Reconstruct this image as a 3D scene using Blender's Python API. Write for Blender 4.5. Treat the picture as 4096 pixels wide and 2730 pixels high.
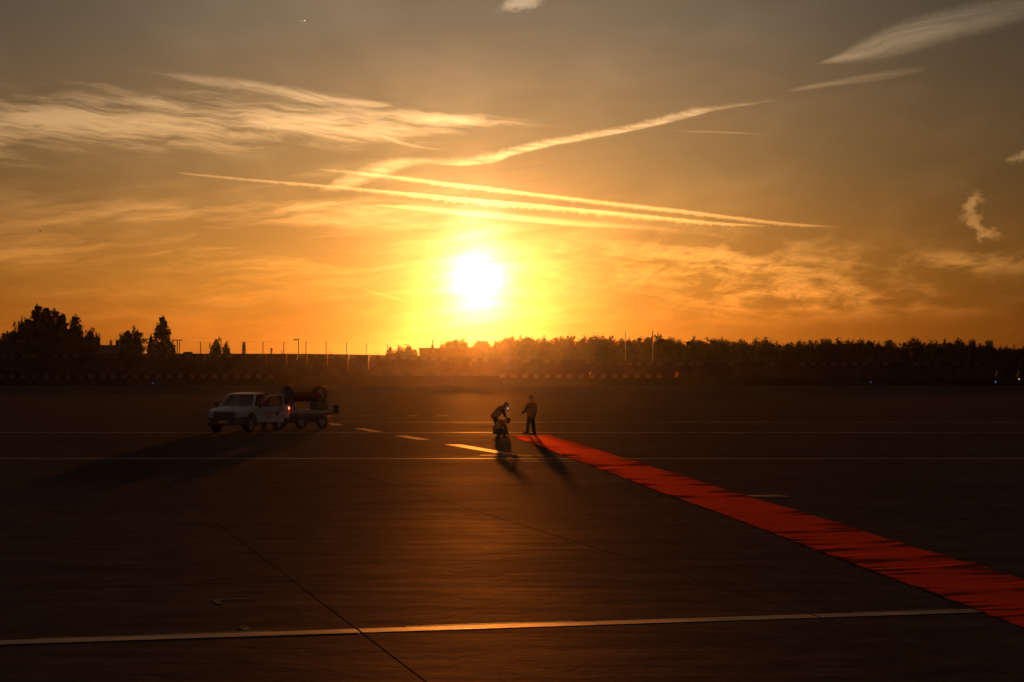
import bpy, bmesh, math, random
from mathutils import Vector, Matrix, noise as mnoise

for _o in list(bpy.data.objects):
    bpy.data.objects.remove(_o, do_unlink=True)
scene = bpy.context.scene
COL = scene.collection

# ------------------------------------------------------------------ camera
# pixel measures are those of the 4096 x 2730 photograph; horizon row 1470
FPX, HOR, CAMZ = 7964.0, 1470.0, 2.91
cam_data = bpy.data.cameras.new('camera')
cam = bpy.data.objects.new('camera', cam_data)
COL.objects.link(cam)
scene.camera = cam
cam_data.sensor_width = 36.0
cam_data.lens = 36.0 * FPX / 4096.0
cam_data.clip_start = 0.1
cam_data.clip_end = 30000.0
TILT = math.atan((HOR - 1365.0) / FPX)
cam.location = (0, 0, CAMZ)
cam.rotation_euler = (math.pi / 2 + TILT, 0, 0)


def gnd(px, py, z=0.0):
    """point of the ground (height z) seen at a photograph pixel"""
    d = FPX * (CAMZ - z) / (py - HOR)
    return Vector(((px - 2048.0) * d / FPX, d, z))


def at(px, py, dist):
    """point at a given distance along the view"""
    return Vector(((px - 2048.0) * dist / FPX, dist, CAMZ + (HOR - py) * dist / FPX))


# ------------------------------------------------------------------ sun
SUN_AZ = math.atan((1908.0 - 2048.0) / FPX)
SUN_EL = math.atan((HOR - 1135.0) / FPX)
sun_dir = Vector((math.sin(SUN_AZ) * math.cos(SUN_EL), math.cos(SUN_AZ) * math.cos(SUN_EL), math.sin(SUN_EL)))
sd = bpy.data.lights.new('sun', 'SUN')
sd.energy = 3.0
sd.angle = math.radians(0.55)
sd.color = (1.0, 0.30, 0.04)
sun = bpy.data.objects.new('sun', sd)
COL.objects.link(sun)
sun.rotation_euler = (-sun_dir).to_track_quat('-Z', 'Y').to_euler()
sun.location = sun_dir * 300

# ------------------------------------------------------------------ render look
scene.render.engine = 'CYCLES'
scene.view_settings.view_transform = 'Standard'
scene.view_settings.look = 'None'
scene.view_settings.exposure = 0.0
scene.view_settings.gamma = 1.0
scene.view_settings.use_curve_mapping = False
scene.cycles.use_denoising = True
scene.cycles.use_adaptive_sampling = False
scene.cycles.max_bounces = 6
scene.cycles.diffuse_bounces = 2
scene.cycles.glossy_bounces = 3
scene.cycles.transparent_max_bounces = 16
scene.cycles.volume_bounces = 0
scene.cycles.sample_clamp_indirect = 4.0


# ------------------------------------------------------------------ node expressions
class NT:
    def __init__(self, tree):
        self.t = tree
        self.n = tree.nodes
        self.l = tree.links

    def new(self, kind, **kw):
        nd = self.n.new(kind)
        for k, v in kw.items():
            setattr(nd, k, v)
        return nd

    def put(self, v, sock):
        if isinstance(v, E):
            self.l.new(v.s, sock)
        elif hasattr(v, 'is_output'):
            self.l.new(v, sock)
        else:
            sock.default_value = v

    def m(self, op, a, b=None, c=None, clamp=False):
        nd = self.new('ShaderNodeMath', operation=op, use_clamp=clamp)
        self.put(a, nd.inputs[0])
        if b is not None:
            self.put(b, nd.inputs[1])
        if c is not None:
            self.put(c, nd.inputs[2])
        return E(self, nd.outputs[0])

    def xyz(self, x, y, z=0.0):
        nd = self.new('ShaderNodeCombineXYZ')
        for i, v in enumerate((x, y, z)):
            self.put(v, nd.inputs[i])
        return nd.outputs[0]

    def noise(self, vec, scale, detail=4.0, rough=0.55, dist=0.0, dim='3D'):
        nd = self.new('ShaderNodeTexNoise')
        nd.noise_dimensions = dim
        self.l.new(vec, nd.inputs['Vector'])
        nd.inputs['Scale'].default_value = scale
        nd.inputs['Detail'].default_value = detail
        nd.inputs['Roughness'].default_value = rough
        nd.inputs['Distortion'].default_value = dist
        return E(self, nd.outputs[0])

    def smooth(self, v, a, b):
        nd = self.new('ShaderNodeMapRange', interpolation_type='SMOOTHSTEP')
        self.put(v, nd.inputs[0])
        self.put(a, nd.inputs[1])
        self.put(b, nd.inputs[2])
        return E(self, nd.outputs[0])

    def curve(self, v, pts, x0, x1):
        """piecewise smooth function of v through pts (x, y); y in 0..1"""
        nd = self.new('ShaderNodeFloatCurve')
        t = self.m('MULTIPLY_ADD', v, 1.0 / (x1 - x0), -x0 / (x1 - x0), clamp=True)
        self.put(t, nd.inputs[1])
        cv = nd.mapping.curves[0]
        pp = [((x - x0) / (x1 - x0), y) for x, y in pts]
        while len(cv.points) < len(pp):
            cv.points.new(0.5, 0.5)
        for p, q in zip(cv.points, pp):
            p.location = q
            p.handle_type = 'AUTO_CLAMPED'
        nd.mapping.update()
        return E(self, nd.outputs[0])

    def ramp(self, v, stops, interp='EASE'):
        nd = self.new('ShaderNodeValToRGB')
        self.put(v, nd.inputs[0])
        cr = nd.color_ramp
        cr.interpolation = interp
        while len(cr.elements) < len(stops):
            cr.elements.new(0.5)
        for e, (p, c) in zip(cr.elements, stops):
            e.position = p
            e.color = (c[0], c[1], c[2], 1)
        return nd.outputs[0]

    def scale(self, colr, f):
        nd = self.new('ShaderNodeVectorMath', operation='SCALE')
        self.put(colr, nd.inputs[0])
        self.put(f, nd.inputs[3])
        return nd.outputs[0]

    def vmul(self, a, b):
        nd = self.new('ShaderNodeVectorMath', operation='MULTIPLY')
        self.put(a, nd.inputs[0])
        self.put(b, nd.inputs[1])
        return nd.outputs[0]

    def vadd(self, a, b):
        nd = self.new('ShaderNodeVectorMath', operation='ADD')
        self.put(a, nd.inputs[0])
        self.put(b, nd.inputs[1])
        return nd.outputs[0]

    def vmix(self, f, a, b):
        nd = self.new('ShaderNodeMix', data_type='RGBA')
        self.put(f, nd.inputs[0])
        for v, i in ((a, 6), (b, 7)):
            if isinstance(v, tuple):
                nd.inputs[i].default_value = (v[0], v[1], v[2], 1)
            else:
                self.put(v, nd.inputs[i])
        return nd.outputs[2]


class E:
    def __init__(self, nt, s):
        self.nt, self.s = nt, s

    def __add__(self, o): return self.nt.m('ADD', self, o)
    __radd__ = __add__
    def __mul__(self, o): return self.nt.m('MULTIPLY', self, o)
    __rmul__ = __mul__
    def __sub__(self, o): return self.nt.m('SUBTRACT', self, o)
    def __rsub__(self, o): return self.nt.m('SUBTRACT', o, self)
    def __truediv__(self, o): return self.nt.m('DIVIDE', self, o)
    def __pow__(self, o): return self.nt.m('POWER', self, o)
    def abs(self): return self.nt.m('ABSOLUTE', self)
    def exp(self): return self.nt.m('EXPONENT', self)
    def max(self, o): return self.nt.m('MAXIMUM', self, o)
    def min(self, o): return self.nt.m('MINIMUM', self, o)


# ------------------------------------------------------------------ world: sunset sky
def build_world():
    w = bpy.data.worlds.new('World')
    scene.world = w
    w.use_nodes = True
    w.cycles.sampling_method = 'MANUAL'
    w.cycles.sample_map_resolution = 512
    nt = NT(w.node_tree)
    nt.n.clear()
    out = nt.new('ShaderNodeOutputWorld')
    tc = nt.new('ShaderNodeTexCoord')
    sep = nt.new('ShaderNodeSeparateXYZ')
    nt.l.new(tc.outputs['Generated'], sep.inputs[0])
    dx, dy, dz = (E(nt, s) for s in sep.outputs)
    R2D = 180 / math.pi
    elev = nt.m('ARCSINE', dz) * R2D
    az = nt.m('ARCTAN2', dx, dy) * R2D               # degrees right of north
    dot = dx * sun_dir.x + dy * sun_dir.y + dz * sun_dir.z
    th = nt.m('ARCCOSINE', dot.min(0.9999999)) * R2D  # degrees from the sun

    # colour by height above the horizon, then how far from the sun
    e0 = elev.max(0.0) / 90.0
    base = nt.ramp(e0, [(0.0, (0.52, 0.120, 0.009)), (0.012, (0.62, 0.158, 0.013)), (0.030, (0.60, 0.215, 0.030)),
                        (0.062, (0.37, 0.192, 0.066)), (0.11, (0.228, 0.170, 0.110)), (0.25, (0.13, 0.125, 0.115)),
                        (1.0, (0.06, 0.075, 0.10))], 'LINEAR')
    fall = (th * (-1 / 10.5) + 0.62).exp() * 0.97 + 0.012
    right = 1.0 - nt.smooth(az, 2.0, 17.0) * 0.44 * (1.0 - nt.smooth(elev, 2.0, 14.0) * 0.4)
    sky = nt.vadd(nt.scale(base, fall * right), nt.scale((0.027, 0.027, 0.028), nt.smooth(th, 12.0, 50.0)))
    # direction chart: the photograph's thousands of pixels, horizon at 1.47
    yy = dy.max(0.05)
    X = dx / yy * (FPX / 1000) + 2.048
    Y = 1.47 - dz / yy * (FPX / 1000)
    ahead = nt.m('GREATER_THAN', dy, 0.25)

    def n2(x, y, seed, scale, detail, rough, dist=0.0):
        return nt.noise(nt.xyz(x + seed * 3.7, y + seed * 1.3), scale, detail, rough, dist, '2D')

    def wob(): return n2(X * 1.2, Y * 3.0, 3.1, 2.4, 3, 0.6) - 0.5
    def fine(): return n2(X, Y, 1.7, 60.0, 2, 0.6)
    def puff(): return n2(X, Y * 0.6, 9.7, 34.0, 3, 0.65)
    def fib(): return n2(X * 0.7 + Y * 1.9, Y * 7.0 - X * 0.6, 5.0, 9.0, 3, 0.6)

    # aureole of the low sun in the haze, cut by thin streaks of cloud
    strk = n2(X * 1.1, Y * 12.0 + X * 1.2, 6.0, 1.5, 4, 0.6, 0.4)
    cut = nt.smooth(strk, 0.30, 0.62) * 0.42 + 0.62
    px_, py_ = (X - 1.902) / 0.105, (Y - 1.02) / 0.145
    pil = (-1.0 * (px_ * px_ + py_ * py_)).exp()
    g1 = (th * th * -2.1).exp()
    g2 = (th * (-1 / 1.0)).exp()
    g3 = (th * (-1 / 2.7)).exp()
    sky = nt.vadd(sky, nt.scale((1.5, 1.42, 1.25), (g1 + pil * 0.30 * ahead) * cut))
    sky = nt.vadd(sky, nt.scale((1.1, 0.92, 0.60), g2 * cut))
    sky = nt.vadd(sky, nt.scale((0.64, 0.27, 0.026), g3 * (cut * 0.5 + 0.55)))

    # base sky: faint high veil over everything and a physical ambient part
    veil = nt.noise(nt.xyz(dx / (dz.max(0.0) + 0.12), dy / (dz.max(0.0) + 0.12) * 0.5, 0.0), 2.2, 3, 0.6, 0.0, '2D')
    sky = nt.scale(sky, nt.smooth(veil, 0.42, 0.75) * 0.22 + 0.94)
    st = nt.new('ShaderNodeTexSky', sky_type='NISHITA')
    st.sun_disc = False
    st.sun_elevation = SUN_EL
    st.sun_rotation = SUN_AZ
    st.air_density = 1.0
    st.dust_density = 2.0
    st.ozone_density = 1.0
    amb = nt.scale(nt.vmul(st.outputs[0], (0.8, 0.9, 1.0)), 0.0015)
    below = nt.smooth(dz, -0.03, 0.0)
    bg = nt.new('ShaderNodeBackground')
    nt.l.new(nt.scale(nt.vadd(sky, amb), below * 0.93 + 0.07), bg.inputs['Color'])
    lit = nt.vadd(nt.scale(sky, 1.75), (0.05, 0.034, 0.016))
    total = None

    def feature(x0, x1, y0, y1, mask):
        """a cloud that brightens the sky behind it; evaluated only inside its own patch of sky"""
        nonlocal total
        b = nt.new('ShaderNodeBackground')
        nt.l.new(nt.scale(lit, mask.max(0.0).min(1.15)), b.inputs['Color'])
        mx = nt.new('ShaderNodeMixShader')
        inx = nt.m('COMPARE', X, (x0 + x1) / 2, (x1 - x0) / 2)
        iny = nt.m('COMPARE', Y, (y0 + y1) / 2, (y1 - y0) / 2)
        nt.l.new((inx * iny * ahead).s, mx.inputs[0])
        nt.l.new(b.outputs[0], mx.inputs[2])
        if total is None:
            total = mx.outputs[0]
        else:
            a = nt.new('ShaderNodeAddShader')
            nt.l.new(total, a.inputs[0])
            nt.l.new(mx.outputs[0], a.inputs[1])
            total = a.outputs[0]

    def trail(pts, widths, stren, up=0.5, dn=1.0, wav=0.010, ragged=0.6, soft=1.0, tex=None):
        """a streak along y = f(x); widths and strengths are given at the same x as pts"""
        x0, x1 = 0.0, 4.2
        cx = nt.curve(X, [(p[0], p[1] / 1.5) for p in pts], x0, x1) * 1.5
        wd = nt.curve(X, [(p[0], q * 8) for p, q in zip(pts, widths)], x0, x1) / 8.0
        stn = nt.curve(X, [(p[0], q) for p, q in zip(pts, stren)], x0, x1)
        d = Y - cx + wob() * wav + (fine() - 0.5) * wav * 0.35
        du = (d * -1.0).max(0.0) / (wd * up + 0.0004)
        dd = d.max(0.0) / (wd * dn + 0.0004)
        rg = (1.0 - (puff() - 0.25) * ragged).max(0.45)
        prof = (1.0 - nt.smooth((du + dd) * rg, 0.15, 1.0 * soft)) * stn
        if tex is not None:
            prof = prof * tex
        my = max(widths) * 2.2 + wav + 0.01
        ys = [p[1] for p in pts]
        feature(pts[0][0], pts[-1][0] + 0.02, min(ys) - my, max(ys) + my, prof)

    def blob(cx, cy, rx, ry, ang=0.0):
        c, s = math.cos(ang), math.sin(ang)
        a = ((X - cx) * c + (Y - cy) * s) / rx
        b = ((Y - cy) * c - (X - cx) * s) / ry
        return (-1.0 * (a * a + b * b)).exp()

    def fibres(ang, sx, sy, seed, dist=0.25, detail=5):
        c, s = math.cos(ang), math.sin(ang)
        w = wob()
        u = (X + w * 0.20) * c + Y * s
        v = (Y + w * 0.055) * c - X * s
        return n2(u * sx, v * sy, seed, 1.0, detail, 0.62, dist)

    # two crisp contrails and a diffuse one beneath them
    trail([(0.70, .690), (.75, .695), (1.40, .752), (1.92, .801), (2.44, .849), (2.85, .890), (3.02, .901), (3.08, .903)],
          [.002, .0035, .0065, .011, .010, .007, .004, .002], [0, .35, .6, .9, .8, .8, .4, 0], 0.5, 1.5, .004, 1.15)
    trail([(1.25, .675), (1.36, .684), (1.83, .740), (2.26, .792), (2.79, .853), (3.20, .900), (3.30, .905), (3.38, .91)],
          [.005, .008, .012, .011, .010, .007, .004, .002], [0, .35, .75, .8, .75, .65, .3, 0], 0.65, 1.0, .005, 1.05)
    trail([(1.48, .822), (1.55, .826), (1.92, .862), (2.26, .895), (2.55, .912), (2.75, .925)],
          [.004, .010, .022, .024, .016, .008], [0, .35, .6, .5, .2, 0], 1.0, .4, .004, .3)
    # the broad old trail that climbs to the right: feathered upper side
    trail([(1.62, .655), (1.68, .650), (1.80, .656), (1.95, .645), (2.08, .605), (2.44, .535), (2.72, .474), (2.86, .440), (3.03, .412), (3.14, .398)],
          [.010, .018, .026, .034, .030, .024, .030, .020, .010, .004], [0, .25, .6, .9, 1.0, .95, .9, .5, .3, 0], 1.0, .28, .014, .6,
          tex=(fib() * 2.2 - 0.25).min(1.15))
    trail([(1.27, .765), (1.33, .745), (1.42, .715), (1.52, .68), (1.64, .650), (1.74, .64)],
          [.010, .030, .055, .05, .03, .01], [0, .5, .75, .8, .4, 0], .75, .7, .010, .5, tex=(fib() * 1.8 - 0.1).min(1.1))
    # wedge in the upper right and the wisp under it
    trail([(3.27, .255), (3.33, .238), (3.50, .187), (3.65, .137), (3.88, .078), (4.10, .03), (4.2, .0)],
          [.004, .014, .050, .066, .066, .060, .06], [0, .55, .75, .75, .55, .4, .3], 1.0, 1.0, .02, .3, 1.2,
          tex=(fibres(-0.20, 2.6, 42.0, 41.0) * 1.7 + 0.08).min(1.1))
    trail([(3.15, .362), (3.22, .350), (3.35, .330), (3.50, .306), (3.65, .282), (3.72, .27)],
          [.004, .010, .012, .018, .014, .006], [0, .35, .45, .35, .2, 0], 1.0, 1.0, .010, .4, 1.2,
          tex=(fibres(-0.10, 2.6, 42.0, 47.0) * 1.7 + 0.05).min(1.1))
    trail([(2.68, .520), (2.75, .525), (2.90, .528), (3.02, .535), (3.10, .537)], [.004, .006, .006, .005, .003],
          [0, .12, .26, .15, 0], .8, .8, .006, .4)
    trail([(1.44, 1.155), (1.47, 1.162), (1.55, 1.185), (1.62, 1.205), (1.65, 1.21)], [.004, .008, .009, .007, .003],
          [0, .10, .13, .10, 0], .8, .8, .01, 1.0)
    # a faint bent wisp hanging from the left cirrus
    trail([(1.50, .535), (1.56, .555), (1.62, .575), (1.70, .592), (1.80, .600)], [.004, .010, .010, .007, .003],
          [0, .3, .35, .2, 0], .8, .8, .008, .5)

    # cirrus on the left: long fibres in two bands
    f1, f2 = fibres(0.07, 1.5, 15.0, 2.0), fibres(0.13, 3.2, 34.0, 8.0)
    bandc = nt.curve(X, [(0, .495 / 1.5), (.5, .478 / 1.5), (1.1, .49 / 1.5), (1.6, .497 / 1.5), (2.0, .487 / 1.5), (2.3, .505 / 1.5), (4.1, .55 / 1.5)], 0, 4.1) * 1.5
    bandw = nt.curve(X, [(0, .56), (.6, .50), (1.1, .38), (1.6, .28), (2.0, .12), (2.35, .05), (2.6, .02), (4.1, .02)], 0, 4.1) * 0.25
    dB = (Y - bandc) / bandw
    band = (-1.0 * (dB * dB)).exp() * (1.0 - nt.smooth(X, 1.80, 2.42))
    core = nt.smooth(f1 * 0.60 + f2 * 0.40 + band * 0.27, 0.55, 0.88) * (band * 0.8 + 0.2) * nt.smooth(band, 0.02, 0.3)
    feature(-1.5, 2.42, .22, .76, core * 1.1)
    upc = nt.curve(X, [(0.3, .235 / 1.5), (.5, .265 / 1.5), (.85, .325 / 1.5), (1.15, .37 / 1.5), (1.4, .41 / 1.5), (1.65, .42 / 1.5), (4.1, .42 / 1.5)], 0, 4.1) * 1.5
    upw = nt.curve(X, [(0.3, .06), (.6, .08), (.95, .18), (1.2, .18), (1.5, .12), (1.7, .05), (4.1, .05)], 0, 4.1) * 0.2
    dU = (Y - upc) / upw
    upb = (-1.0 * (dU * dU)).exp() * nt.smooth(X, 0.35, 1.0) * (1.0 - nt.smooth(X, 1.50, 1.68))
    g_1, g_2 = fibres(0.12, 2.2, 20.0, 3.0), fibres(0.20, 4.0, 40.0, 9.0)
    feature(.35, 1.68, .18, .52, nt.smooth(g_1 * 0.5 + g_2 * 0.5 + upb * 0.28, 0.56, 0.90) * upb * 0.8)
    # veils low on the left
    fl = fibres(0.03, 0.75, 7.5, 14.0) * 0.55 + fibres(-0.12, 1.7, 17.0, 21.0) * 0.45
    low = blob(0.7, 0.95, 1.05, 0.26) + blob(1.35, 0.80, 0.35, 0.09, 0.05) * 0.8
    feature(-1.6, 3.0, .45, 1.46, nt.smooth(fl, 0.42, 0.68) * low * 0.52)
    # mottled sheet low on the right
    fr = fibres(0.10, 1.5, 11.0, 31.0) * 0.5 + n2(X * 5.5 + Y * 3.0, Y * 13.0, 4.0, 1.0, 5, 0.62, 0.25) * 0.5
    rl = blob(2.95, 1.08, 0.62, 0.13, 0.05) + blob(3.9, 1.05, 0.32, 0.05) + blob(3.35, 1.2, 0.5, 0.06) * 0.7
    feature(1.6, 4.6, .75, 1.42, nt.smooth(fr, 0.42, 0.66) * rl * 0.8)

    # small scraps
    def scraps(box, parts):
        w2 = n2(X, Y * 1.6, 7.7, 12.0, 4, 0.65) - 0.5
        w3 = n2(X, Y * 1.6, 17.7, 10.0, 4, 0.65) - 0.5
        pf = n2(X, Y * 1.4, 2.2, 40.0, 4, 0.65) - 0.5
        m = None
        for cx, cy, rx, ry, ang, k in parts:
            c, s = math.cos(ang), math.sin(ang)
            xa, ya = X + w2 * 0.12 - cx, Y + w3 * 0.075 - cy
            a, b = (xa * c + ya * s) / rx, (ya * c - xa * s) / ry
            bb = (-1.0 * (a * a + b * b)).exp() * k
            m = bb if m is None else m.max(bb)
        feature(*box, nt.smooth(m + pf * 0.35 * m, 0.10, 0.95) * 0.85)

    scraps((3.75, 4.06, .70, 1.06), [(3.885, .825, .030, .066, 0.55, .95), (3.905, .895, .028, .060, -0.55, 1.0),
                                     (3.955, .935, .060, .020, 0.12, .85), (3.92, .95, .018, .030, 0.1, .7)])
    scraps((1.9, 2.3, -.1, .08), [(2.09, 0.010, .095, .028, -0.25, .95)])
    scraps((3.98, 4.25, .54, .70), [(4.09, .625, .05, .022, -0.2, .9)])

    tot = nt.new('ShaderNodeAddShader')
    nt.l.new(bg.outputs[0], tot.inputs[0])
    nt.l.new(total, tot.inputs[1])
    nt.l.new(tot.outputs[0], out.inputs[0])


build_world()

# ------------------------------------------------------------------ helpers
def prop(o, label=None, cat=None, group=None, kind=None):
    if label: o['label'] = label
    if cat: o['category'] = cat
    if group: o['group'] = group
    if kind: o['kind'] = kind
    return o


def link(name, mesh, mat=None, parent=None, smooth=False):
    o = bpy.data.objects.new(name, mesh)
    COL.objects.link(o)
    if mat is not None:
        for m in (mat if isinstance(mat, (list, tuple)) else [mat]):
            mesh.materials.append(m)
    if parent is not None:
        o.parent = parent
    if smooth:
        mesh.polygons.foreach_set('use_smooth', [True] * len(mesh.polygons))
    return o


def empty(name, loc=(0, 0, 0), rz=0.0):
    o = bpy.data.objects.new(name, None)
    o.empty_display_size = 0.3
    COL.objects.link(o)
    o.location = loc
    o.rotation_euler = (0, 0, rz)
    return o


def copy_tree(o, parent=None):
    c = o.copy()
    COL.objects.link(c)
    c.parent = parent
    for ch in o.children:
        copy_tree(ch, c)
    return c


class MB:
    """collects simple solids and links them as one mesh"""
    def __init__(self):
        self.v, self.f, self.mi = [], [], []

    def add(self, vs, fs, m=0):
        b = len(self.v)
        self.v += [tuple(p) for p in vs]
        self.f += [tuple(i + b for i in f) for f in fs]
        self.mi += [m] * len(fs)
        return self

    def box(self, c, s, rot=None, m=0, taper=1.0):
        c = Vector(c)
        hx, hy, hz = (q / 2 for q in s)
        vs = []
        for z in (-1, 1):
            k = taper if z > 0 else 1.0
            for x, y in ((-1, -1), (1, -1), (1, 1), (-1, 1)):
                p = Vector((x * hx * k, y * hy * k, z * hz))
                if rot is not None:
                    p = rot @ p
                vs.append(c + p)
        return self.add(vs, [(3, 2, 1, 0), (4, 5, 6, 7), (0, 1, 5, 4), (1, 2, 6, 5), (2, 3, 7, 6), (3, 0, 4, 7)], m)

    def bar(self, a, b, w, h=None, m=0, up=(0, 0, 1)):
        a, b = Vector(a), Vector(b)
        h = w if h is None else h
        d = (b - a)
        if d.length < 1e-6:
            return self
        d.normalize()
        u = Vector(up)
        if abs(d.dot(u)) > 0.98:
            u = Vector((1, 0, 0))
        s = d.cross(u).normalized()
        t = s.cross(d).normalized()
        vs = []
        for p in (a, b):
            for i, j in ((-1, -1), (1, -1), (1, 1), (-1, 1)):
                vs.append(p + s * (i * w / 2) + t * (j * h / 2))
        return self.add(vs, [(0, 1, 2, 3), (7, 6, 5, 4), (0, 4, 5, 1), (1, 5, 6, 2), (2, 6, 7, 3), (3, 7, 4, 0)], m)

    def cyl(self, a, b, r0, r1=None, n=12, m=0, caps=True):
        a, b = Vector(a), Vector(b)
        r1 = r0 if r1 is None else r1
        d = (b - a).normalized()
        u = Vector((0, 0, 1)) if abs(d.z) < 0.9 else Vector((1, 0, 0))
        s = d.cross(u).normalized()
        t = s.cross(d)
        vs = []
        for p, r in ((a, r0), (b, r1)):
            for i in range(n):
                an = 2 * math.pi * i / n
                vs.append(p + s * (math.cos(an) * r) + t * (math.sin(an) * r))
        fs = [(i, (i + 1) % n, n + (i + 1) % n, n + i) for i in range(n)]
        if caps:
            fs += [tuple(reversed(range(n))), tuple(range(n, 2 * n))]
        return self.add(vs, fs, m)

    def tube(self, pts, r, n=6, m=0):
        for p, q in zip(pts[:-1], pts[1:]):
            self.cyl(p, q, r, r, n, m)
        return self

    def lathe(self, c, axis, prof, n=24, m=0):
        """profile of (along axis, radius) revolved about an axis through c"""
        c, d = Vector(c), Vector(axis).normalized()
        u = Vector((0, 0, 1)) if abs(d.z) < 0.9 else Vector((1, 0, 0))
        s = d.cross(u).normalized()
        t = s.cross(d)
        vs, fs = [], []
        for (h, r) in prof:
            for i in range(n):
                an = 2 * math.pi * i / n
                vs.append(c + d * h + s * (math.cos(an) * r) + t * (math.sin(an) * r))
        for k in range(len(prof) - 1):
            for i in range(n):
                j = (i + 1) % n
                fs.append((k * n + i, k * n + j, (k + 1) * n + j, (k + 1) * n + i))
        return self.add(vs, fs, m)

    def prism(self, poly, ax, lo, hi, m=0):
        """polygon of (p, q) extruded along ax ('x': p=y q=z, 'y': p=x q=z, 'z': p=x q=y)"""
        def P(p, q, h):
            return {'x': (h, p, q), 'y': (p, h, q), 'z': (p, q, h)}[ax]
        n = len(poly)
        vs = [P(p, q, lo) for p, q in poly] + [P(p, q, hi) for p, q in poly]
        fs = [(i, (i + 1) % n, n + (i + 1) % n, n + i) for i in range(n)]
        fs += [tuple(reversed(range(n))), tuple(range(n, 2 * n))]
        return self.add(vs, fs, m)

    def build(self, name, mat=None, parent=None, smooth=False, bevel=0.0, seg=2):
        me = bpy.data.meshes.new(name)
        me.from_pydata(self.v, [], self.f)
        if isinstance(mat, (list, tuple)):
            me.polygons.foreach_set('material_index', self.mi)
        me.validate()
        bm = bmesh.new()
        bm.from_mesh(me)
        bmesh.ops.recalc_face_normals(bm, faces=bm.faces)
        if bevel > 0:
            es = [e for e in bm.edges if len(e.link_faces) == 2 and e.calc_face_angle(0) > 0.6]
            bmesh.ops.bevel(bm, geom=es, offset=bevel, segments=seg, profile=0.6, affect='EDGES', clamp_overlap=True)
        bm.to_mesh(me)
        bm.free()
        return link(name, me, mat, parent, smooth)


# ------------------------------------------------------------------ materials
MATS = {}


def mat(name, col, rough=0.6, metal=0.0, spec=0.5, var=0.25, nscale=8.0, bump=0.0, bscale=60.0, emit=None, es=0.0,
        coat=0.0, alpha=1.0, trans=0.0, sheen=0.0, dirt=None):
    m = bpy.data.materials.new(name)
    m.use_nodes = True
    nt = NT(m.node_tree)
    b = nt.n['Principled BSDF']
    b.inputs['Roughness'].default_value = rough
    b.inputs['Metallic'].default_value = metal
    b.inputs['Specular IOR Level'].default_value = spec
    b.inputs['Coat Weight'].default_value = coat
    b.inputs['Transmission Weight'].default_value = trans
    b.inputs['Alpha'].default_value = alpha
    b.inputs['Sheen Weight'].default_value = sheen
    tc = nt.new('ShaderNodeTexCoord')
    n = nt.noise(tc.outputs['Object'], nscale, 5, 0.6)
    c0 = tuple(v * (1 - var) for v in col)
    c1 = tuple(min(1.0, v * (1 + var)) for v in col)
    if dirt:
        c0 = dirt
    nt.l.new(nt.vmix(nt.smooth(n, 0.3, 0.7), c0, c1), b.inputs['Base Color'])
    if bump > 0:
        bn = nt.new('ShaderNodeBump')
        bn.inputs['Strength'].default_value = bump
        bn.inputs['Distance'].default_value = 0.02
        nb = nt.noise(tc.outputs['Object'], bscale, 4, 0.6)
        nt.l.new(nb.s, bn.inputs['Height'])
        nt.l.new(bn.outputs[0], b.inputs['Normal'])
    if emit:
        b.inputs['Emission Color'].default_value = (*emit, 1)
        b.inputs['Emission Strength'].default_value = es
    MATS[name] = m
    return m


def ground_mat(name, base, rough, bump, wear=0.5, gloss=0.03, dark=0.6, tint=(1, 1, 1), streak=0.0):
    """worn apron surface: mottled albedo, uneven gloss and fine relief in world metres"""
    m = bpy.data.materials.new(name)
    m.use_nodes = True
    nt = NT(m.node_tree)
    nt.n.remove(nt.n['Principled BSDF'])
    geo = nt.new('ShaderNodeNewGeometry')
    pos = geo.outputs['Position']
    big = nt.noise(pos, 0.16, 4, 0.6, 0.6)
    mid = nt.noise(pos, 1.4, 4, 0.62)
    sm = nt.noise(pos, 11.0, 3, 0.6)
    c = nt.smooth(big * 0.5 + mid * 0.5, 0.34, 0.66)
    col = nt.vmix(c, tuple(v * dark for v in base), base)
    col = nt.scale(col, sm * 0.5 + 0.75)
    d = nt.new('ShaderNodeBsdfDiffuse')
    nt.l.new(col, d.inputs['Color'])
    g = nt.new('ShaderNodeBsdfGlossy')
    g.inputs['Color'].default_value = (*tint, 1)
    r = rough + (mid - 0.5) * 0.25 * wear + (big - 0.5) * 0.3 * wear + (sm - 0.5) * 0.12
    nt.l.new(r.max(0.12).min(1.0).s, g.inputs['Roughness'])
    bn = nt.new('ShaderNodeBump')
    bn.inputs['Strength'].default_value = bump
    bn.inputs['Distance'].default_value = 0.012
    fine = nt.noise(pos, 26.0, 3, 0.6)
    nt.l.new((fine * 0.35 + mid * 2.2).s, bn.inputs['Height'])
    nt.l.new(bn.outputs[0], d.inputs['Normal'])
    nt.l.new(bn.outputs[0], g.inputs['Normal'])
    mx = nt.new('ShaderNodeMixShader')
    sp = nt.new('ShaderNodeSeparateXYZ')
    nt.l.new(pos, sp.inputs[0])
    # rubber and brushing streaks run across the apron
    st = nt.noise(nt.xyz(E(nt, sp.outputs[0]) * 0.22, E(nt, sp.outputs[1]) * 1.9, 0.0), 1.0, 6, 0.72)
    gl = (nt.smooth(st, 0.28, 0.72) * (0.9 * wear) + (1.0 - 0.45 * wear)) * (mid * 0.8 + 0.6) * gloss
    nt.l.new(gl.s, mx.inputs[0])
    nt.l.new(d.outputs[0], mx.inputs[1])
    nt.l.new(g.outputs[0], mx.inputs[2])
    nt.l.new(mx.outputs[0], nt.n['Material Output'].inputs['Surface'])
    MATS[name] = m
    return m


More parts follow.
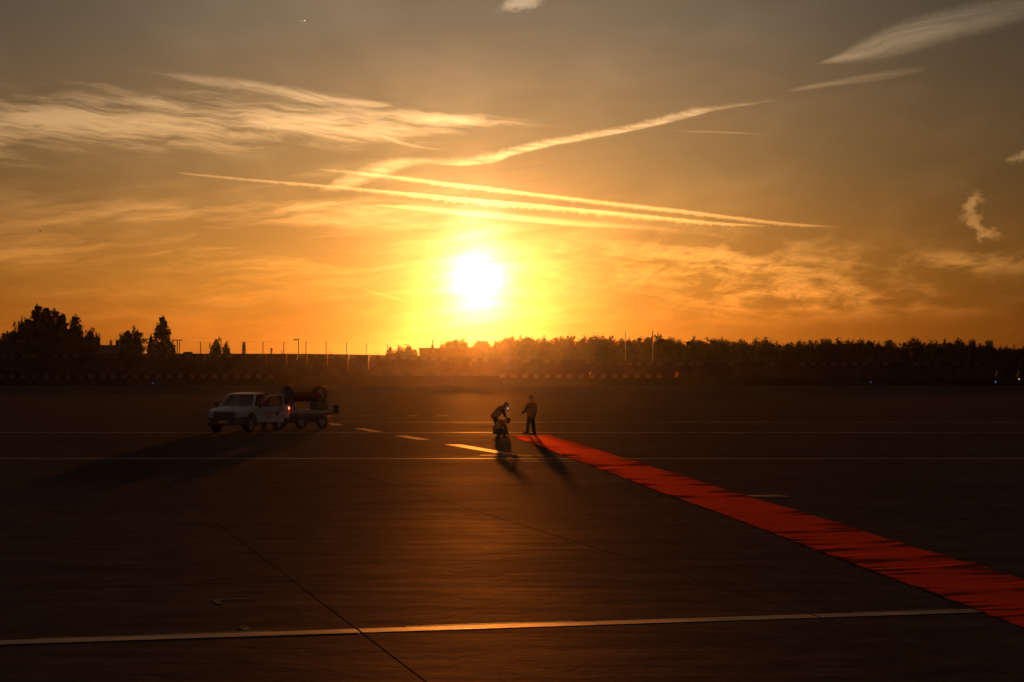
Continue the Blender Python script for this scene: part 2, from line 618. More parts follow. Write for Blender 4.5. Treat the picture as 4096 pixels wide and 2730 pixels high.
ground_mat('concrete', (0.045, 0.0445, 0.043), 0.62, 0.40, 0.7, 0.036, 0.6, (1.0, 0.72, 0.45))
ground_mat('joint_fill', (0.012, 0.011, 0.010), 0.9, 0.3, 0.2, 0.001)
ground_mat('white_paint', (0.34, 0.30, 0.24), 0.52, 0.25, 0.7, 0.19, 0.35, (1.0, 0.85, 0.65))
ground_mat('yellow_paint', (0.60, 0.42, 0.10), 0.50, 0.25, 0.6, 0.15, 0.35, (1.0, 0.85, 0.6))
ground_mat('faded_paint', (0.20, 0.17, 0.11), 0.5, 0.3, 0.7, 0.05, 0.3)
ground_mat('grass_ground', (0.016, 0.02, 0.009), 0.9, 0.8, 0.1, 0.001, 0.5)

# ------------------------------------------------------------------ apron: slabs near, one sheet beyond
AZJ = math.atan((50.0 - 2048.0) / FPX)
AX = Vector((math.sin(AZJ), math.cos(AZJ), 0))      # along one set of joints
BX = Vector((math.cos(AZJ), -math.sin(AZJ), 0))     # along the other
A0, DA, B0, DB = 27.0 - 5.2 * 3, 5.2, 3.72 - 5.4 * 4, 5.4
NA, NB = 14, 11
GAP = 0.0045


def ab(a, b, z=0.0):
    p = AX * a + BX * b
    return Vector((p.x, p.y, z))


apron_mb = MB()
SIDE, FAR_END, NEAR = 850.0, 318.0, -60.0
a_lo, a_hi, b_lo, b_hi = A0, A0 + NA * DA, B0, B0 + NB * DB
hole = [ab(a_lo, b_lo), ab(a_lo, b_hi), ab(a_hi, b_hi), ab(a_hi, b_lo)]
outer = [Vector((-SIDE, NEAR, 0)), Vector((SIDE, NEAR, 0)), Vector((SIDE, FAR_END, 0)), Vector((-SIDE, FAR_END, 0))]
apron_mb.add(outer + hole, [(0, 1, 5, 4), (1, 2, 6, 5), (2, 3, 7, 6), (3, 0, 4, 7)], 0)
JZ = -0.03
apron_mb.add([p + Vector((0, 0, JZ)) for p in hole], [(0, 1, 2, 3)], 1)
for i in range(4):
    p, q = hole[i], hole[(i + 1) % 4]
    apron_mb.add([p, q, q + Vector((0, 0, JZ)), p + Vector((0, 0, JZ))], [(0, 1, 2, 3)], 1)
apron = apron_mb.build('apron', [MATS['concrete'], MATS['joint_fill']])
prop(apron, 'wide grey concrete airport apron divided into large square slabs', kind='structure')
slab_me = None
rnd = random.Random(4)
for i in range(NA):
    for j in range(NB):
        if slab_me is None:
            mb = MB()
            h, w, c = DA / 2 - GAP, DB / 2 - GAP, 0.006
            vs = []
            for z, k in ((0.0, c), (-c, 0.0), (JZ + 0.002, 0.0)):
                for sa, sb in ((-1, -1), (-1, 1), (1, 1), (1, -1)):
                    p = AX * (sa * (h - k)) + BX * (sb * (w - k))
                    vs.append((p.x, p.y, z))
            fs = [(0, 1, 2, 3)]
            for r in (0, 4):
                for q in range(4):
                    fs.append((r + q, r + 4 + q, r + 4 + (q + 1) % 4, r + (q + 1) % 4))
            mb.add(vs, fs)
            so = mb.build('slab', MATS['concrete'], apron)
            slab_me = so.data
        else:
            so = bpy.data.objects.new('slab', slab_me)
            COL.objects.link(so)
            so.parent = apron
        so.location = ab(A0 + DA * (i + .5), B0 + DB * (j + .5), rnd.uniform(-0.003, 0.0))


# painted markings: thin sheets, parts of the apron
def paint(name, quad, m='white_paint', z=0.004):
    me = bpy.data.meshes.new(name)
    me.from_pydata([(p.x, p.y, z) for p in quad], [], [tuple(range(len(quad)))])
    bm = bmesh.new(); bm.from_mesh(me)
    bmesh.ops.recalc_face_normals(bm, faces=bm.faces)
    for f in bm.faces:
        if f.normal.z < 0:
            f.normal_flip()
    bm.to_mesh(me); bm.free()
    return link(name, me, MATS[m], apron)


# near line follows the slab joints; broken where a joint crosses it
for k in range(-1, 9):
    b0, b1 = 3.72 + 5.4 * (k - 3) + 0.016, 3.72 + 5.4 * (k - 2) - 0.016
    paint('painted_line', [ab(21.60, b0), ab(21.60, b1), ab(21.92, b1), ab(21.92, b0)])
    r_ = random.Random(k)
    u0 = b0 + r_.uniform(0.1, 2.0)
    u1 = min(b1, u0 + r_.uniform(1.2, 2.6))
    paint('worn_paint', [ab(21.925, u0), ab(21.925, u1), ab(22.05, u1), ab(22.05, u0)], 'faded_paint')


def across(py, w, x0, x1, m='white_paint', name='painted_line', y1=None):
    p, q = gnd(x0, py), gnd(x1, py if y1 is None else y1)
    h = Vector((0, w / 2, 0))
    return paint(name, [p - h, q - h, q + h, p + h], m)


across(1835.5, 0.34, -200, 4300)
across(1829.5, 0.13, -100, 2290, 'faded_paint')
across(1840, 0.12, 0, 290, 'faded_paint')
across(1822, 0.26, 1921, 2182)
across(1846, 0.5, 2085, 2310, 'faded_paint')
across(1731, 0.36, -200, 4300)
across(1690, 0.34, 1330, 4300)
across(1690, 0.3, 480, 535, 'faded_paint')
across(1690, 0.3, 572, 830, 'faded_paint')
across(1742, 0.2, 1780, 2400, 'faded_paint')
for x0, x1 in ((1433, 1494), (1628, 1672), (1748, 1795)):
    across(1663, 0.4, x0, x1)
for q in ([(1777, 1779), (1845, 1779), (2085, 1821), (1985, 1814)], [(1576, 1744), (1626, 1744), (1721, 1760), (1668, 1760)],
          [(1415, 1715), (1461, 1715), (1534, 1728), (1484, 1728)], [(1308, 1694), (1341, 1694), (1376, 1702), (1331, 1702)],
          [(2979, 1981), (3105, 1981), (3162, 1987), (3005, 1987)]):
    paint('painted_dash', [gnd(*p) for p in q], 'yellow_paint', 0.005)
paint('painted_mark', [gnd(*p) for p in ((844, 2400), (1018, 2395.5), (1018, 2392.5), (844, 2396.5))], 'faded_paint')
paint('painted_mark', [gnd(*p) for p in ((852, 2402), (879, 2401), (896, 2415), (868, 2416))], 'faded_paint')
paint('painted_mark', [gnd(*p) for p in ((953, 2504), (992, 2503), (1012, 2521), (975, 2522))], 'faded_paint', 0.0045)
tl = [gnd(*p) for p in ((3049, 1567), (3480, 1597), (3813, 1622), (4200, 1648))]
for p, q in zip(tl[:-1], tl[1:]):
    n = Vector((-(q - p).y, (q - p).x, 0)).normalized() * 0.12
    paint('taxi_line', [p - n, q - n, q + n, p + n], 'faded_paint')

# ------------------------------------------------------------------ grass, bank
GY0 = 318.0
bank = [(GY0, -0.02), (GY0 + 1.5, 0.12), (GY0 + 5, 0.55), (GY0 + 9, 1.25), (GY0 + 13, 1.45), (GY0 + 40, 1.3), (GY0 + 120, 0.6), (2640, 0.0)]
xs = [-850 + 50 * i for i in range(35)]
gm = MB()
vs, fs = [], []
for (y, z) in bank:
    for x in xs:
        k = 1.0 if x < 30 else max(0.55, 1 - (x - 30) / 120)
        vs.append((x, y, (z * k if z > 0 else z) + (random.Random(int(x * 7 + y)).uniform(-.05, .05) if z > .3 else 0)))
n = len(xs)
for r in range(len(bank) - 1):
    for c in range(n - 1):
        fs.append((r * n + c, r * n + c + 1, (r + 1) * n + c + 1, (r + 1) * n + c))
gm.add(vs, fs)
field = gm.build('grass_field', MATS['grass_ground'])
prop(field, 'dark grass bank and field beyond the apron edge', kind='structure')


def bank_z(x, y):
    k = 1.0 if x < 30 else max(0.55, 1 - (x - 30) / 120)
    for (y0, z0), (y1, z1) in zip(bank[:-1], bank[1:]):
        if y0 <= y <= y1:
            z = z0 + (z1 - z0) * (y - y0) / (y1 - y0)
            return z * k if z > 0 else z
    return 0.0


# ------------------------------------------------------------------ haze volume added to imitate lens glare around the low sun
hz = MB().box((0, 1320, 13.0), (1760, 2790, 30.0)).build('haze')
hm = bpy.data.materials.new('glare_haze')
hm.use_nodes = True
hn = hm.node_tree
hn.nodes.clear()
ho = hn.nodes.new('ShaderNodeOutputMaterial')
hv = hn.nodes.new('ShaderNodeVolumePrincipled')
hv.inputs['Color'].default_value = (0.95, 0.82, 0.62, 1)
hv.inputs['Density'].default_value = 1.6e-5
hv.inputs['Anisotropy'].default_value = 0.975
hn.links.new(hv.outputs[0], ho.inputs['Volume'])
hz.data.materials.append(hm)
prop(hz, 'thin golden haze added over the apron in place of lens glare', kind='stuff')

# ------------------------------------------------------------------ plain materials
mat('bark', (0.05, 0.04, 0.03), 0.9, bump=0.5)
mat('leaf', (0.045, 0.06, 0.022), 0.75, var=0.5, nscale=0.9, spec=0.2)
mat('leaf_dark', (0.03, 0.045, 0.02), 0.8, var=0.4, nscale=1.3, spec=0.2)
mat('galv_steel', (0.32, 0.32, 0.31), 0.42, 0.8, var=0.2)
mat('dark_steel', (0.05, 0.05, 0.05), 0.55, 0.3, var=0.3)
mat('fence_panel', (0.035, 0.036, 0.034), 0.95, 0.0, spec=0.0, var=0.35, nscale=0.6)
mat('pale_panel', (0.08, 0.082, 0.08), 0.95, 0.0, spec=0.0, var=0.25, nscale=1.5)
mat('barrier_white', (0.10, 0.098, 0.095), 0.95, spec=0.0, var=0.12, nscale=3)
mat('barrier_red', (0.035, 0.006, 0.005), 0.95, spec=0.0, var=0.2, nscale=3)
mat('glint_orange', (0.85, 0.30, 0.03), 0.4, var=0.1)  # orange of the sun glints, put into the boards' colour
mat('render_wall', (0.07, 0.062, 0.055), 0.95, spec=0.0, var=0.25, nscale=1.2)
mat('roof_tile', (0.16, 0.07, 0.045), 0.8, var=0.3, nscale=4)
mat('dark_glass', (0.02, 0.022, 0.025), 0.08, spec=0.6)
mat('lens_blue', (0.03, 0.06, 0.6), 0.3, emit=(0.12, 0.22, 1.0), es=2.5)
mat('lens_amber', (0.6, 0.3, 0.1), 0.3, emit=(1.0, 0.42, 0.12), es=3.0)
mat('lens_white', (0.7, 0.7, 0.8), 0.3, emit=(0.85, 0.85, 1.0), es=2.0)
mat('bird_feather', (0.03, 0.03, 0.03), 0.8)
mat('aircraft_paint', (0.12, 0.10, 0.09), 0.45, var=0.1)
mat('landing_lamp', (0.9, 0.8, 0.7), 0.3, emit=(1.0, 0.78, 0.6), es=22.0)

# ------------------------------------------------------------------ red carpet
def red_carpet():
    m = bpy.data.materials.new('carpet_pile')
    m.use_nodes = True
    nt = NT(m.node_tree)
    nt.n.remove(nt.n['Principled BSDF'])
    geo = nt.new('ShaderNodeNewGeometry')
    pos = geo.outputs['Position']
    a = nt.noise(pos, 3.0, 4, 0.6)
    b = nt.noise(pos, 70.0, 2, 0.6)
    col = nt.vmix(nt.smooth(a, 0.3, 0.7), (0.07, 0.003, 0.002), (0.12, 0.005, 0.003))
    col = nt.scale(col, b * 0.7 + 0.65)
    d = nt.new('ShaderNodeBsdfDiffuse')
    nt.l.new(col, d.inputs['Color'])
    g = nt.new('ShaderNodeBsdfGlossy')
    g.inputs['Color'].default_value = (1.0, 0.13, 0.035, 1)
    g.inputs['Roughness'].default_value = 0.56
    bn = nt.new('ShaderNodeBump')
    bn.inputs['Strength'].default_value = 0.5
    bn.inputs['Distance'].default_value = 0.01
    nt.l.new((b * 0.6 + a).s, bn.inputs['Height'])
    for s in (d, g):
        nt.l.new(bn.outputs[0], s.inputs['Normal'])
    mx = nt.new('ShaderNodeMixShader')
    mx.inputs[0].default_value = 0.42
    nt.l.new(d.outputs[0], mx.inputs[1])
    nt.l.new(g.outputs[0], mx.inputs[2])
    nt.l.new(mx.outputs[0], nt.n['Material Output'].inputs['Surface'])
    MATS['carpet'] = m

    lf, ln = gnd(2052, 1747), gnd(3945, 2459)
    rf, rn = gnd(2212, 1747), gnd(4096, 2324)
    u = ((ln - lf).normalized() + (rn - rf).normalized()).normalized()
    w = Vector((-u.y, u.x, 0)).normalized()
    if w.x < 0:
        w = -w
    width = (rf - lf).dot(w)
    L, step, NW = 78.0, 0.06, 16
    n = int(L / step)
    vs, fs = [], []
    for i in range(n + 1):
        s = i * step - 0.9
        # buckles that come and go along the runner
        el = mnoise.noise(Vector((s * 0.35, 3.1, 0)))
        for j in range(NW + 1):
            t = j / NW
            e_l = max(0.0, 1 - t / 0.42)
            e_r = max(0.0, (t - 0.62) / 0.38)
            ph = s + (t - 0.5) * 0.35 + 0.3 * mnoise.noise(Vector((s * 0.25, t, 1)))
            wv = mnoise.noise(Vector((ph * 1.15, t * 0.5, 5))) * 0.7 + mnoise.noise(Vector((ph * 2.6, t * 1.2, 9))) * 0.5
            am = 0.014 + 0.042 * e_l * (0.75 + el) + 0.028 * e_r
            z = 0.012 + max(0.0, wv) * am * 1.5
            side = mnoise.noise(Vector((s * 2.4, 11.0 if t < .5 else 21.0, 0))) * 0.03 + mnoise.noise(Vector((s * 0.12, 31.0, 0))) * 0.05
            off = t * width + side * (1 if t in (0, 1) else 0.6)
            p = lf + u * s + w * off
            # the far end is cut a little askew
            if i == 0:
                p = p + u * (0.5 * (1 - t))
            vs.append((p.x, p.y, z))
    m1 = NW + 1
    for i in range(n):
        for j in range(NW):
            fs.append((i * m1 + j, i * m1 + j + 1, (i + 1) * m1 + j + 1, (i + 1) * m1 + j))
    # turned-down edge so that the runner has thickness
    base = len(vs)
    for i in range(n + 1):
        for j in (0, NW):
            x, y, z = vs[i * m1 + j]
            vs.append((x, y, 0.0045))
    for i in range(n):
        fs.append((i * m1, (i + 1) * m1, base + 2 * (i + 1), base + 2 * i))
        fs.append((i * m1 + NW, base + 2 * i + 1, base + 2 * (i + 1) + 1, (i + 1) * m1 + NW))
    me = bpy.data.meshes.new('red_carpet')
    me.from_pydata(vs, [], fs)
    bm = bmesh.new(); bm.from_mesh(me)
    bmesh.ops.recalc_face_normals(bm, faces=bm.faces)
    if sum(f.normal.z for f in bm.faces) < 0:
        bmesh.ops.reverse_faces(bm, faces=bm.faces)
    bm.to_mesh(me); bm.free()
    o = link('red_carpet', me, m)
    prop(o, 'long red carpet runner with buckled edges unrolled across the apron', 'carpet')
    return u, w


CU, CW = red_carpet()


# ------------------------------------------------------------------ trees
def crown_mesh(name, seed, h, w, kind):
    """leaf clumps through the crown's volume; trunk base at the origin, h tall, w wide"""
    r = random.Random(seed)
    vs, fs = [], []

    def leaf(c, s):
        a, b = r.uniform(0, 6.28), r.uniform(-1.2, 1.2)
        d1 = Vector((math.cos(a) * math.cos(b), math.sin(a) * math.cos(b), math.sin(b))) * s
        q = Vector((r.uniform(-1, 1), r.uniform(-1, 1), r.uniform(-1, 1)))
        d2 = d1.cross(q)
        if d2.length < 1e-4:
            return
        d2 = d2.normalized() * s * 0.55
        k = len(vs)
        vs.extend([c - d1, c + d2, c + d1, c - d2])
        fs.append((k, k + 1, k + 2, k + 3))

    def clump(c, rad, n, up=1.0, ls=0.2):
        for _ in range(n):
            v = Vector((r.gauss(0, 0.5), r.gauss(0, 0.5), r.gauss(0, 0.5) * up))
            leaf(c + v * rad, ls * r.uniform(0.6, 1.3))

    if kind == 'cypress':
        for i in range(90):
            z = r.uniform(0.02, 1.0)
            rr = w / 2 * (1 - z ** 1.6) * (0.55 + 0.45 * math.sin(min(1, z * 6) * 1.57))
            a = r.uniform(0, 6.28)
            clump(Vector((math.cos(a) * rr * r.random() ** .5, math.sin(a) * rr * r.random() ** .5, z * h)), 0.28, 26, 1.7, 0.12)
    else:
        base = {'round': 0.18, 'poplar': 0.10, 'bush': 0.02}[kind]
        lobes = []
        nl = {'round': 11, 'poplar': 15, 'bush': 9}[kind]
        for i in range(nl):
            t = i / (nl - 1)
            if kind == 'poplar':
                z = base + (0.93 - base) * t
                env = w / 2 * (0.95 * math.sin(math.pi * min(1, 0.16 + 0.80 * t)) + 0.04)
                lr = w * 0.20 * (1.1 - 0.75 * t)
            elif kind == 'round':
                z = base + (0.86 - base) * t
                env = w / 2 * math.sqrt(max(0.05, 1 - ((z - 0.48) / 0.50) ** 2)) * 0.85
                lr = w * 0.20
            else:
                z = 0.12 + 0.70 * t
                env = w / 2 * (1 - t * 0.65)
                lr = w * 0.20
            for q in range(5 if kind == 'poplar' else 3 if env > w * 0.18 else 2):
                a = r.uniform(0, 6.28)
                d = env * r.uniform(0.25, 0.95)
                lobes.append((Vector((math.cos(a) * d, math.sin(a) * d, z * h)), lr * r.uniform(0.7, 1.25)))
        # upright tips make the ragged top
        for i in range({'round': 9, 'poplar': 6, 'bush': 8}[kind]):
            a = r.uniform(0, 6.28)
            d = w * 0.33 * r.random()
            top = h * (1.0 if i == 0 else r.uniform(0.90, 0.99)) * (1 - 0.42 * (d / (w * 0.5)) ** 2)
            for s in range(4):
                clump(Vector((math.cos(a) * d + r.uniform(-.1, .1), math.sin(a) * d, top - s * 0.32)), 0.16 + 0.10 * s, 12, 1.5, 0.14)
        for c, lr in lobes:
            for _ in range(7):
                v = Vector((r.gauss(0, .5), r.gauss(0, .5), r.gauss(0, .5)))
                clump(c + v * lr, lr * 0.45, 26, 1.1, 0.20)
        # dense heart
        for _ in range(70):
            z = r.uniform(base + 0.05, 0.75)
            env = w * 0.30 * math.sin(math.pi * min(0.95, 0.2 + 0.7 * z))
            a = r.uniform(0, 6.28)
            d = env * r.random() ** .5
            clump(Vector((math.cos(a) * d, math.sin(a) * d, z * h)), 0.6, 12, 1.2, 0.30)
    me = bpy.data.meshes.new(name)
    me.from_pydata([tuple(p) for p in vs], [], fs)
    return me


def trunk_mb(seed, h, w, kind):
    r = random.Random(seed + 100)
    mb = MB()
    rt = max(0.06, h * 0.014)
    pts = [Vector((0, 0, -0.25))]
    for i in range(1, 7):
        pts.append(Vector((r.uniform(-.12, .12) * i * .4, r.uniform(-.12, .12) * i * .4, h * 0.86 * i / 6)))
    for i in range(6):
        mb.cyl(pts[i], pts[i + 1], rt * (1 - i / 7), rt * (1 - (i + 1) / 7), 7)
    if kind != 'cypress':
        for i in range(9):
            p = pts[1 + i % 5]
            a = r.uniform(0, 6.28)
            ln = w * r.uniform(0.2, 0.42)
            q = p + Vector((math.cos(a) * ln, math.sin(a) * ln, ln * r.uniform(0.5, 1.3)))
            q.z = min(q.z, h * .93)
            mb.cyl(p, q, rt * 0.4, rt * 0.12, 5)
    return mb


TREES = {}


def tree_proto(kind, v):
    key = (kind, v)
    if key not in TREES:
        h, w = {'round': (8.0, 5.2), 'poplar': (14.0, 4.2), 'bush': (4.0, 4.4), 'cypress': (6.0, 1.1)}[kind]
        cm = crown_mesh('crown', 17 * v + len(kind), h, w, kind)
        cm.materials.append(MATS['leaf' if v % 2 else 'leaf_dark'])
        to = trunk_mb(v, h, w, kind).build('trunk', MATS['bark'])
        tm = to.data
        bpy.data.objects.remove(to)
        TREES[key] = (cm, tm, h, w)
    return TREES[key]


def tree(name, kind, v, px, top, dist, wpx, label, group, rot=None):
    """a tree whose tip shows at (px, top) and whose crown is wpx pixels wide"""
    cm, tm, h, w = tree_proto(kind, v)
    p = at(px, top, dist)
    zb = bank_z(p.x, p.y)
    o = empty(name, (p.x, p.y, zb), rot if rot is not None else random.Random(px).uniform(0, 6.28))
    sx = wpx * dist / FPX / w
    o.scale = (sx, sx, (p.z - zb) / h)
    c = bpy.data.objects.new('crown', cm); COL.objects.link(c); c.parent = o
    t = bpy.data.objects.new('trunk', tm); COL.objects.link(t); t.parent = o
    prop(o, label, 'tree' if kind != 'bush' else 'shrub', group)
    return o


# tall trees on the left
G1 = 'tall trees at the left edge'
for k, (x, y, w, kind, lab) in enumerate([
        (150, 1213, 113, 'poplar', 'tallest dark poplar in the left-hand clump of trees'),
        (182, 1222, 110, 'poplar', 'poplar just right of the tallest one in the left clump'),
        (220, 1233, 118, 'poplar', 'broad poplar in the middle of the left clump'),
        (250, 1250, 92, 'poplar', 'lower poplar at the right side of the left clump'),
        (112, 1268, 101, 'poplar', 'shorter poplar on the left shoulder of the left clump'),
        (92, 1282, 81, 'round', 'small round tree under the left shoulder of the clump'),
        (300, 1257, 104, 'poplar', 'airy poplar standing just right of the left clump'),
        (60, 1316, 101, 'round', 'low round tree left of the clump beside the lantern'),
        (12, 1338, 101, 'round', 'low tree cut by the left edge of the picture'),
        (357, 1332, 104, 'bush', 'leafy shrub at the foot of the airy poplar'),
        (388, 1352, 65, 'bush', 'small shrub left of the house roof')]):
    tree('poplar_tree' if kind == 'poplar' else 'broadleaf_tree' if kind == 'round' else 'shrub', kind, 1 + k % 4, x, y, 400 + (k * 7) % 23, w, lab, G1)
G2 = 'trees beside the twin lamp post'
for k, (x, y, w, kind, lab) in enumerate([
        (442, 1363, 22, 'round', 'tiny tree rising behind the house roof'),
        (532, 1314, 118, 'round', 'rounded tree between the house and the slim poplar'),
        (492, 1338, 44, 'round', 'thin tree at the left side of the rounded tree'),
        (602, 1351, 40, 'bush', 'low shrub between the rounded tree and the slim poplar'),
        (650, 1259, 88, 'poplar', 'slim pointed poplar standing alone left of the twin lamp post'),
        (693, 1390, 30, 'bush', 'small shrub at the foot of the slim poplar'),
        (862, 1369, 72, 'bush', 'bushy shrub behind the tall fence posts'),
        (906, 1380, 52, 'bush', 'smaller shrub at the right of the bushy one')]):
    tree({'poplar': 'poplar_tree', 'round': 'broadleaf_tree', 'bush': 'shrub'}[kind], kind, 1 + (k * 3) % 4, x, y, 398 + (k * 5) % 20, w, lab, G2)
tree('cypress_tree', 'cypress', 1, 977, 1372, 400, 20, 'narrow pointed cypress behind the fence left of the single lamp', None)

ORD = ('first second third fourth fifth sixth seventh eighth ninth tenth eleventh twelfth thirteenth fourteenth fifteenth sixteenth seventeenth '
       'eighteenth nineteenth twentieth twenty-first twenty-second twenty-third twenty-fourth twenty-fifth twenty-sixth').split()
counts = {}


def nth(key):
    counts[key] = counts.get(key, 0) + 1
    return ORD[counts[key] - 1]


# the tree line on the right
ROW = [(1562, 1402, 40), (1600, 1394, 44), (1632, 1385, 46), (1656, 1397, 36), (1728, 1383, 26), (1768, 1384, 30),
       (1823, 1356, 74), (1858, 1366, 40), (1908, 1366, 62), (1953, 1368, 44), (1982, 1366, 40), (2020, 1356, 46), (2046, 1349, 60),
       (2080, 1352, 46), (2116, 1346, 74), (2150, 1358, 46), (2182, 1354, 50), (2218, 1355, 48), (2243, 1350, 48), (2284, 1348, 60),
       (2335, 1351, 46), (2384, 1345, 70), (2412, 1349, 50), (2441, 1348, 60), (2490, 1359, 56), (2516, 1361, 48), (2552, 1355, 54),
       (2587, 1353, 48), (2643, 1343, 62), (2694, 1359, 56), (2722, 1366, 46), (2779, 1354, 72), (2812, 1366, 40), (2860, 1355, 58),
       (2886, 1357, 44), (2910, 1368, 44), (2942, 1370, 44), (2979, 1361, 52), (3027, 1362, 54), (3066, 1359, 62), (3104, 1371, 44),
       (3146, 1374, 44), (3168, 1374, 40), (3204, 1368, 52), (3240, 1365, 50), (3290, 1360, 48), (3322, 1360, 52), (3354, 1360, 48),
       (3392, 1364, 46), (3414, 1366, 40), (3446, 1361, 44), (3481, 1363, 58), (3520, 1376, 50), (3567, 1364, 50), (3614, 1374, 56),
       (3672, 1356, 60), (3722, 1370, 46), (3742, 1371, 44), (3782, 1364, 62), (3829, 1357, 44), (3856, 1376, 50), (3890, 1360, 38),
       (3918, 1378, 40), (3950, 1366, 46), (3980, 1388, 40), (4003, 1392, 44), (4026, 1390, 38), (4058, 1389, 56), (4092, 1391, 50)]
marks = {1562: 'lowest shrub at the left end of the tree line', 1600: 'low shrub second from the left end of the tree line',
         1632: 'shrub just left of the flat-roofed building', 1656: 'shrub touching the wall of the flat-roofed building',
         1823: 'round tree right above the end of the flat-roofed building', 2116: 'domed tree right below the low sun glow',
         2643: 'tall bushy tree just right of the tallest mast', 2779: 'rounded tree left of the notch in the tree line',
         2860: 'tree right of the notch in the tree line', 3672: 'pointed tree rising above the line at the far right',
         3829: 'slim-topped tree near the right end of the line', 4092: 'low tree cut by the right edge of the picture'}
for k, (x, y, w) in enumerate(ROW):
    kind = 'bush' if k < 6 else 'round'
    ww = w * (1.6 if k >= 6 else 1.3)
    if x in marks:
        lab = marks[x]
    elif x < 1900:
        lab = nth('a') + ' small dark tree from the left behind the flat-roofed building'
    elif x < 2500:
        lab = nth('b') + ' dark broadleaf tree right of the flat-roofed building, before the masts'
    elif x < 3300:
        lab = nth('c') + ' dark broadleaf tree in the tree line right of the masts'
    else:
        lab = nth('d') + ' dark broadleaf tree from the left in the far right quarter of the line'
    tree('shrub' if kind == 'bush' else 'broadleaf_tree', kind, 1 + (k * 5 + k // 3) % 6, x, y, 398 + (k * 13) % 26, ww, lab, 'trees of the long dark tree line')
# hedge under the crowns closes the row to the ground
r = random.Random(9)
vs, fs = [], []
for i in range(26000):
    x = r.uniform(-22, 108)
    y = r.uniform(392, 397)
    hh = 3.4 + 1.2 * mnoise.noise(Vector((x * .3, 0, 2)))
    z = r.random() ** 0.8 * hh + bank_z(x, 394)
    c = Vector((x, y, z))
    a = Vector((r.uniform(-1, 1), r.uniform(-1, 1), r.uniform(-1, 1))).normalized() * 0.26
    b = a.cross(Vector((r.uniform(-1, 1), r.uniform(-1, 1), r.uniform(-1, 1)))).normalized() * 0.17
    k = len(vs)
    vs += [tuple(c - a), tuple(c + b), tuple(c + a), tuple(c - b)]
    fs.append((k, k + 1, k + 2, k + 3))
me = bpy.data.meshes.new('undergrowth')
me.from_pydata(vs, [], fs)
prop(link('undergrowth', me, MATS['leaf_dark']), 'dense dark undergrowth beneath the tree line', 'undergrowth', kind='stuff')

# ------------------------------------------------------------------ blast fence on the bank
WALL_Y = 333.0


def wall_top_px(x):
    pts = [(-400, 1416), (700, 1415), (1250, 1416), (1640, 1423), (2120, 1436), (2500, 1445), (3000, 1447), (4500, 1449)]
    for (x0, y0), (x1, y1) in zip(pts[:-1], pts[1:]):
        if x0 <= x <= x1:
            return y0 + (y1 - y0) * (x - x0) / (x1 - x0)
    return 1449


def px_of(X, Y):
    return 2048 + X / Y * FPX


bf = empty('blast_fence', (0, WALL_Y, 1.4))
prop(bf, 'long dark blast fence of leaning panels along the grass bank', 'fence')
PW = 3.43
lean = 0.32
k0, k1 = -30, 31
for k in range(k0, k1):
    x0, x1 = k * PW, (k + 1) * PW
    t0 = at(px_of(x0, WALL_Y), wall_top_px(px_of(x0, WALL_Y)), WALL_Y).z
    t1 = at(px_of(x1, WALL_Y), wall_top_px(px_of(x1, WALL_Y)), WALL_Y).z
    b0 = bank_z(x0, WALL_Y) - 0.2
    mb = MB()
    g = 0.03
    vs = []
    for dy in (0.0, 0.07):
        vs += [(x0 + g, dy + lean * 0, b0 - 1.4), (x1 - g, dy, b0 - 1.4), (x1 - g, dy + lean, t1 - 1.4 - 0.07), (x0 + g, dy + lean, t0 - 1.4 - 0.07)]
    mb.add(vs, [(0, 1, 2, 3), (7, 6, 5, 4), (0, 4, 5, 1), (1, 5, 6, 2), (2, 6, 7, 3), (3, 7, 4, 0)])
    mb.build('panel', MATS['fence_panel'], bf)
    # cap rail
    mb = MB()
    mb.bar((x0, lean + 0.05, t0 - 1.4 - 0.03), (x1, lean + 0.05, t1 - 1.4 - 0.03), 0.10, 0.06)
    mb.build('top_rail', MATS['dark_steel'], bf)
    for j in range(2):
        xa = x0 + j * PW / 2 + 0.18
        xb = x0 + (j + 1) * PW / 2 - 0.5
        mb = MB()
        mb.box(((xa + xb) / 2, lean - 0.09, (t0 + t1) / 2 - 1.4 - 0.42), (xb - xa, 0.05, 0.50))
        mb.build('infill_plate', MATS['pale_panel'] if random.Random(k * 2 + j).random() < 0.6 else MATS['fence_panel'], bf)
        xs_ = x0 + j * PW / 2
        mb = MB()
        gl = min(abs(px_of(xs_, WALL_Y) - v) for v in (1201, 1375, 1465)) < 21  # these struts get bright metal on an upper stub only, imitating glints
        zt_ = (t0 + t1) / 2 - 1.4
        mb.bar((xs_, -0.05, b0 - 1.4) if not gl else (xs_, lean - 0.22, zt_ - 1.1), (xs_ + (0.30 if gl else 0.12), lean - 0.08, zt_), 0.09, 0.12)
        mb.build('strut', MATS['galv_steel'] if gl else MATS['fence_panel'], bf)

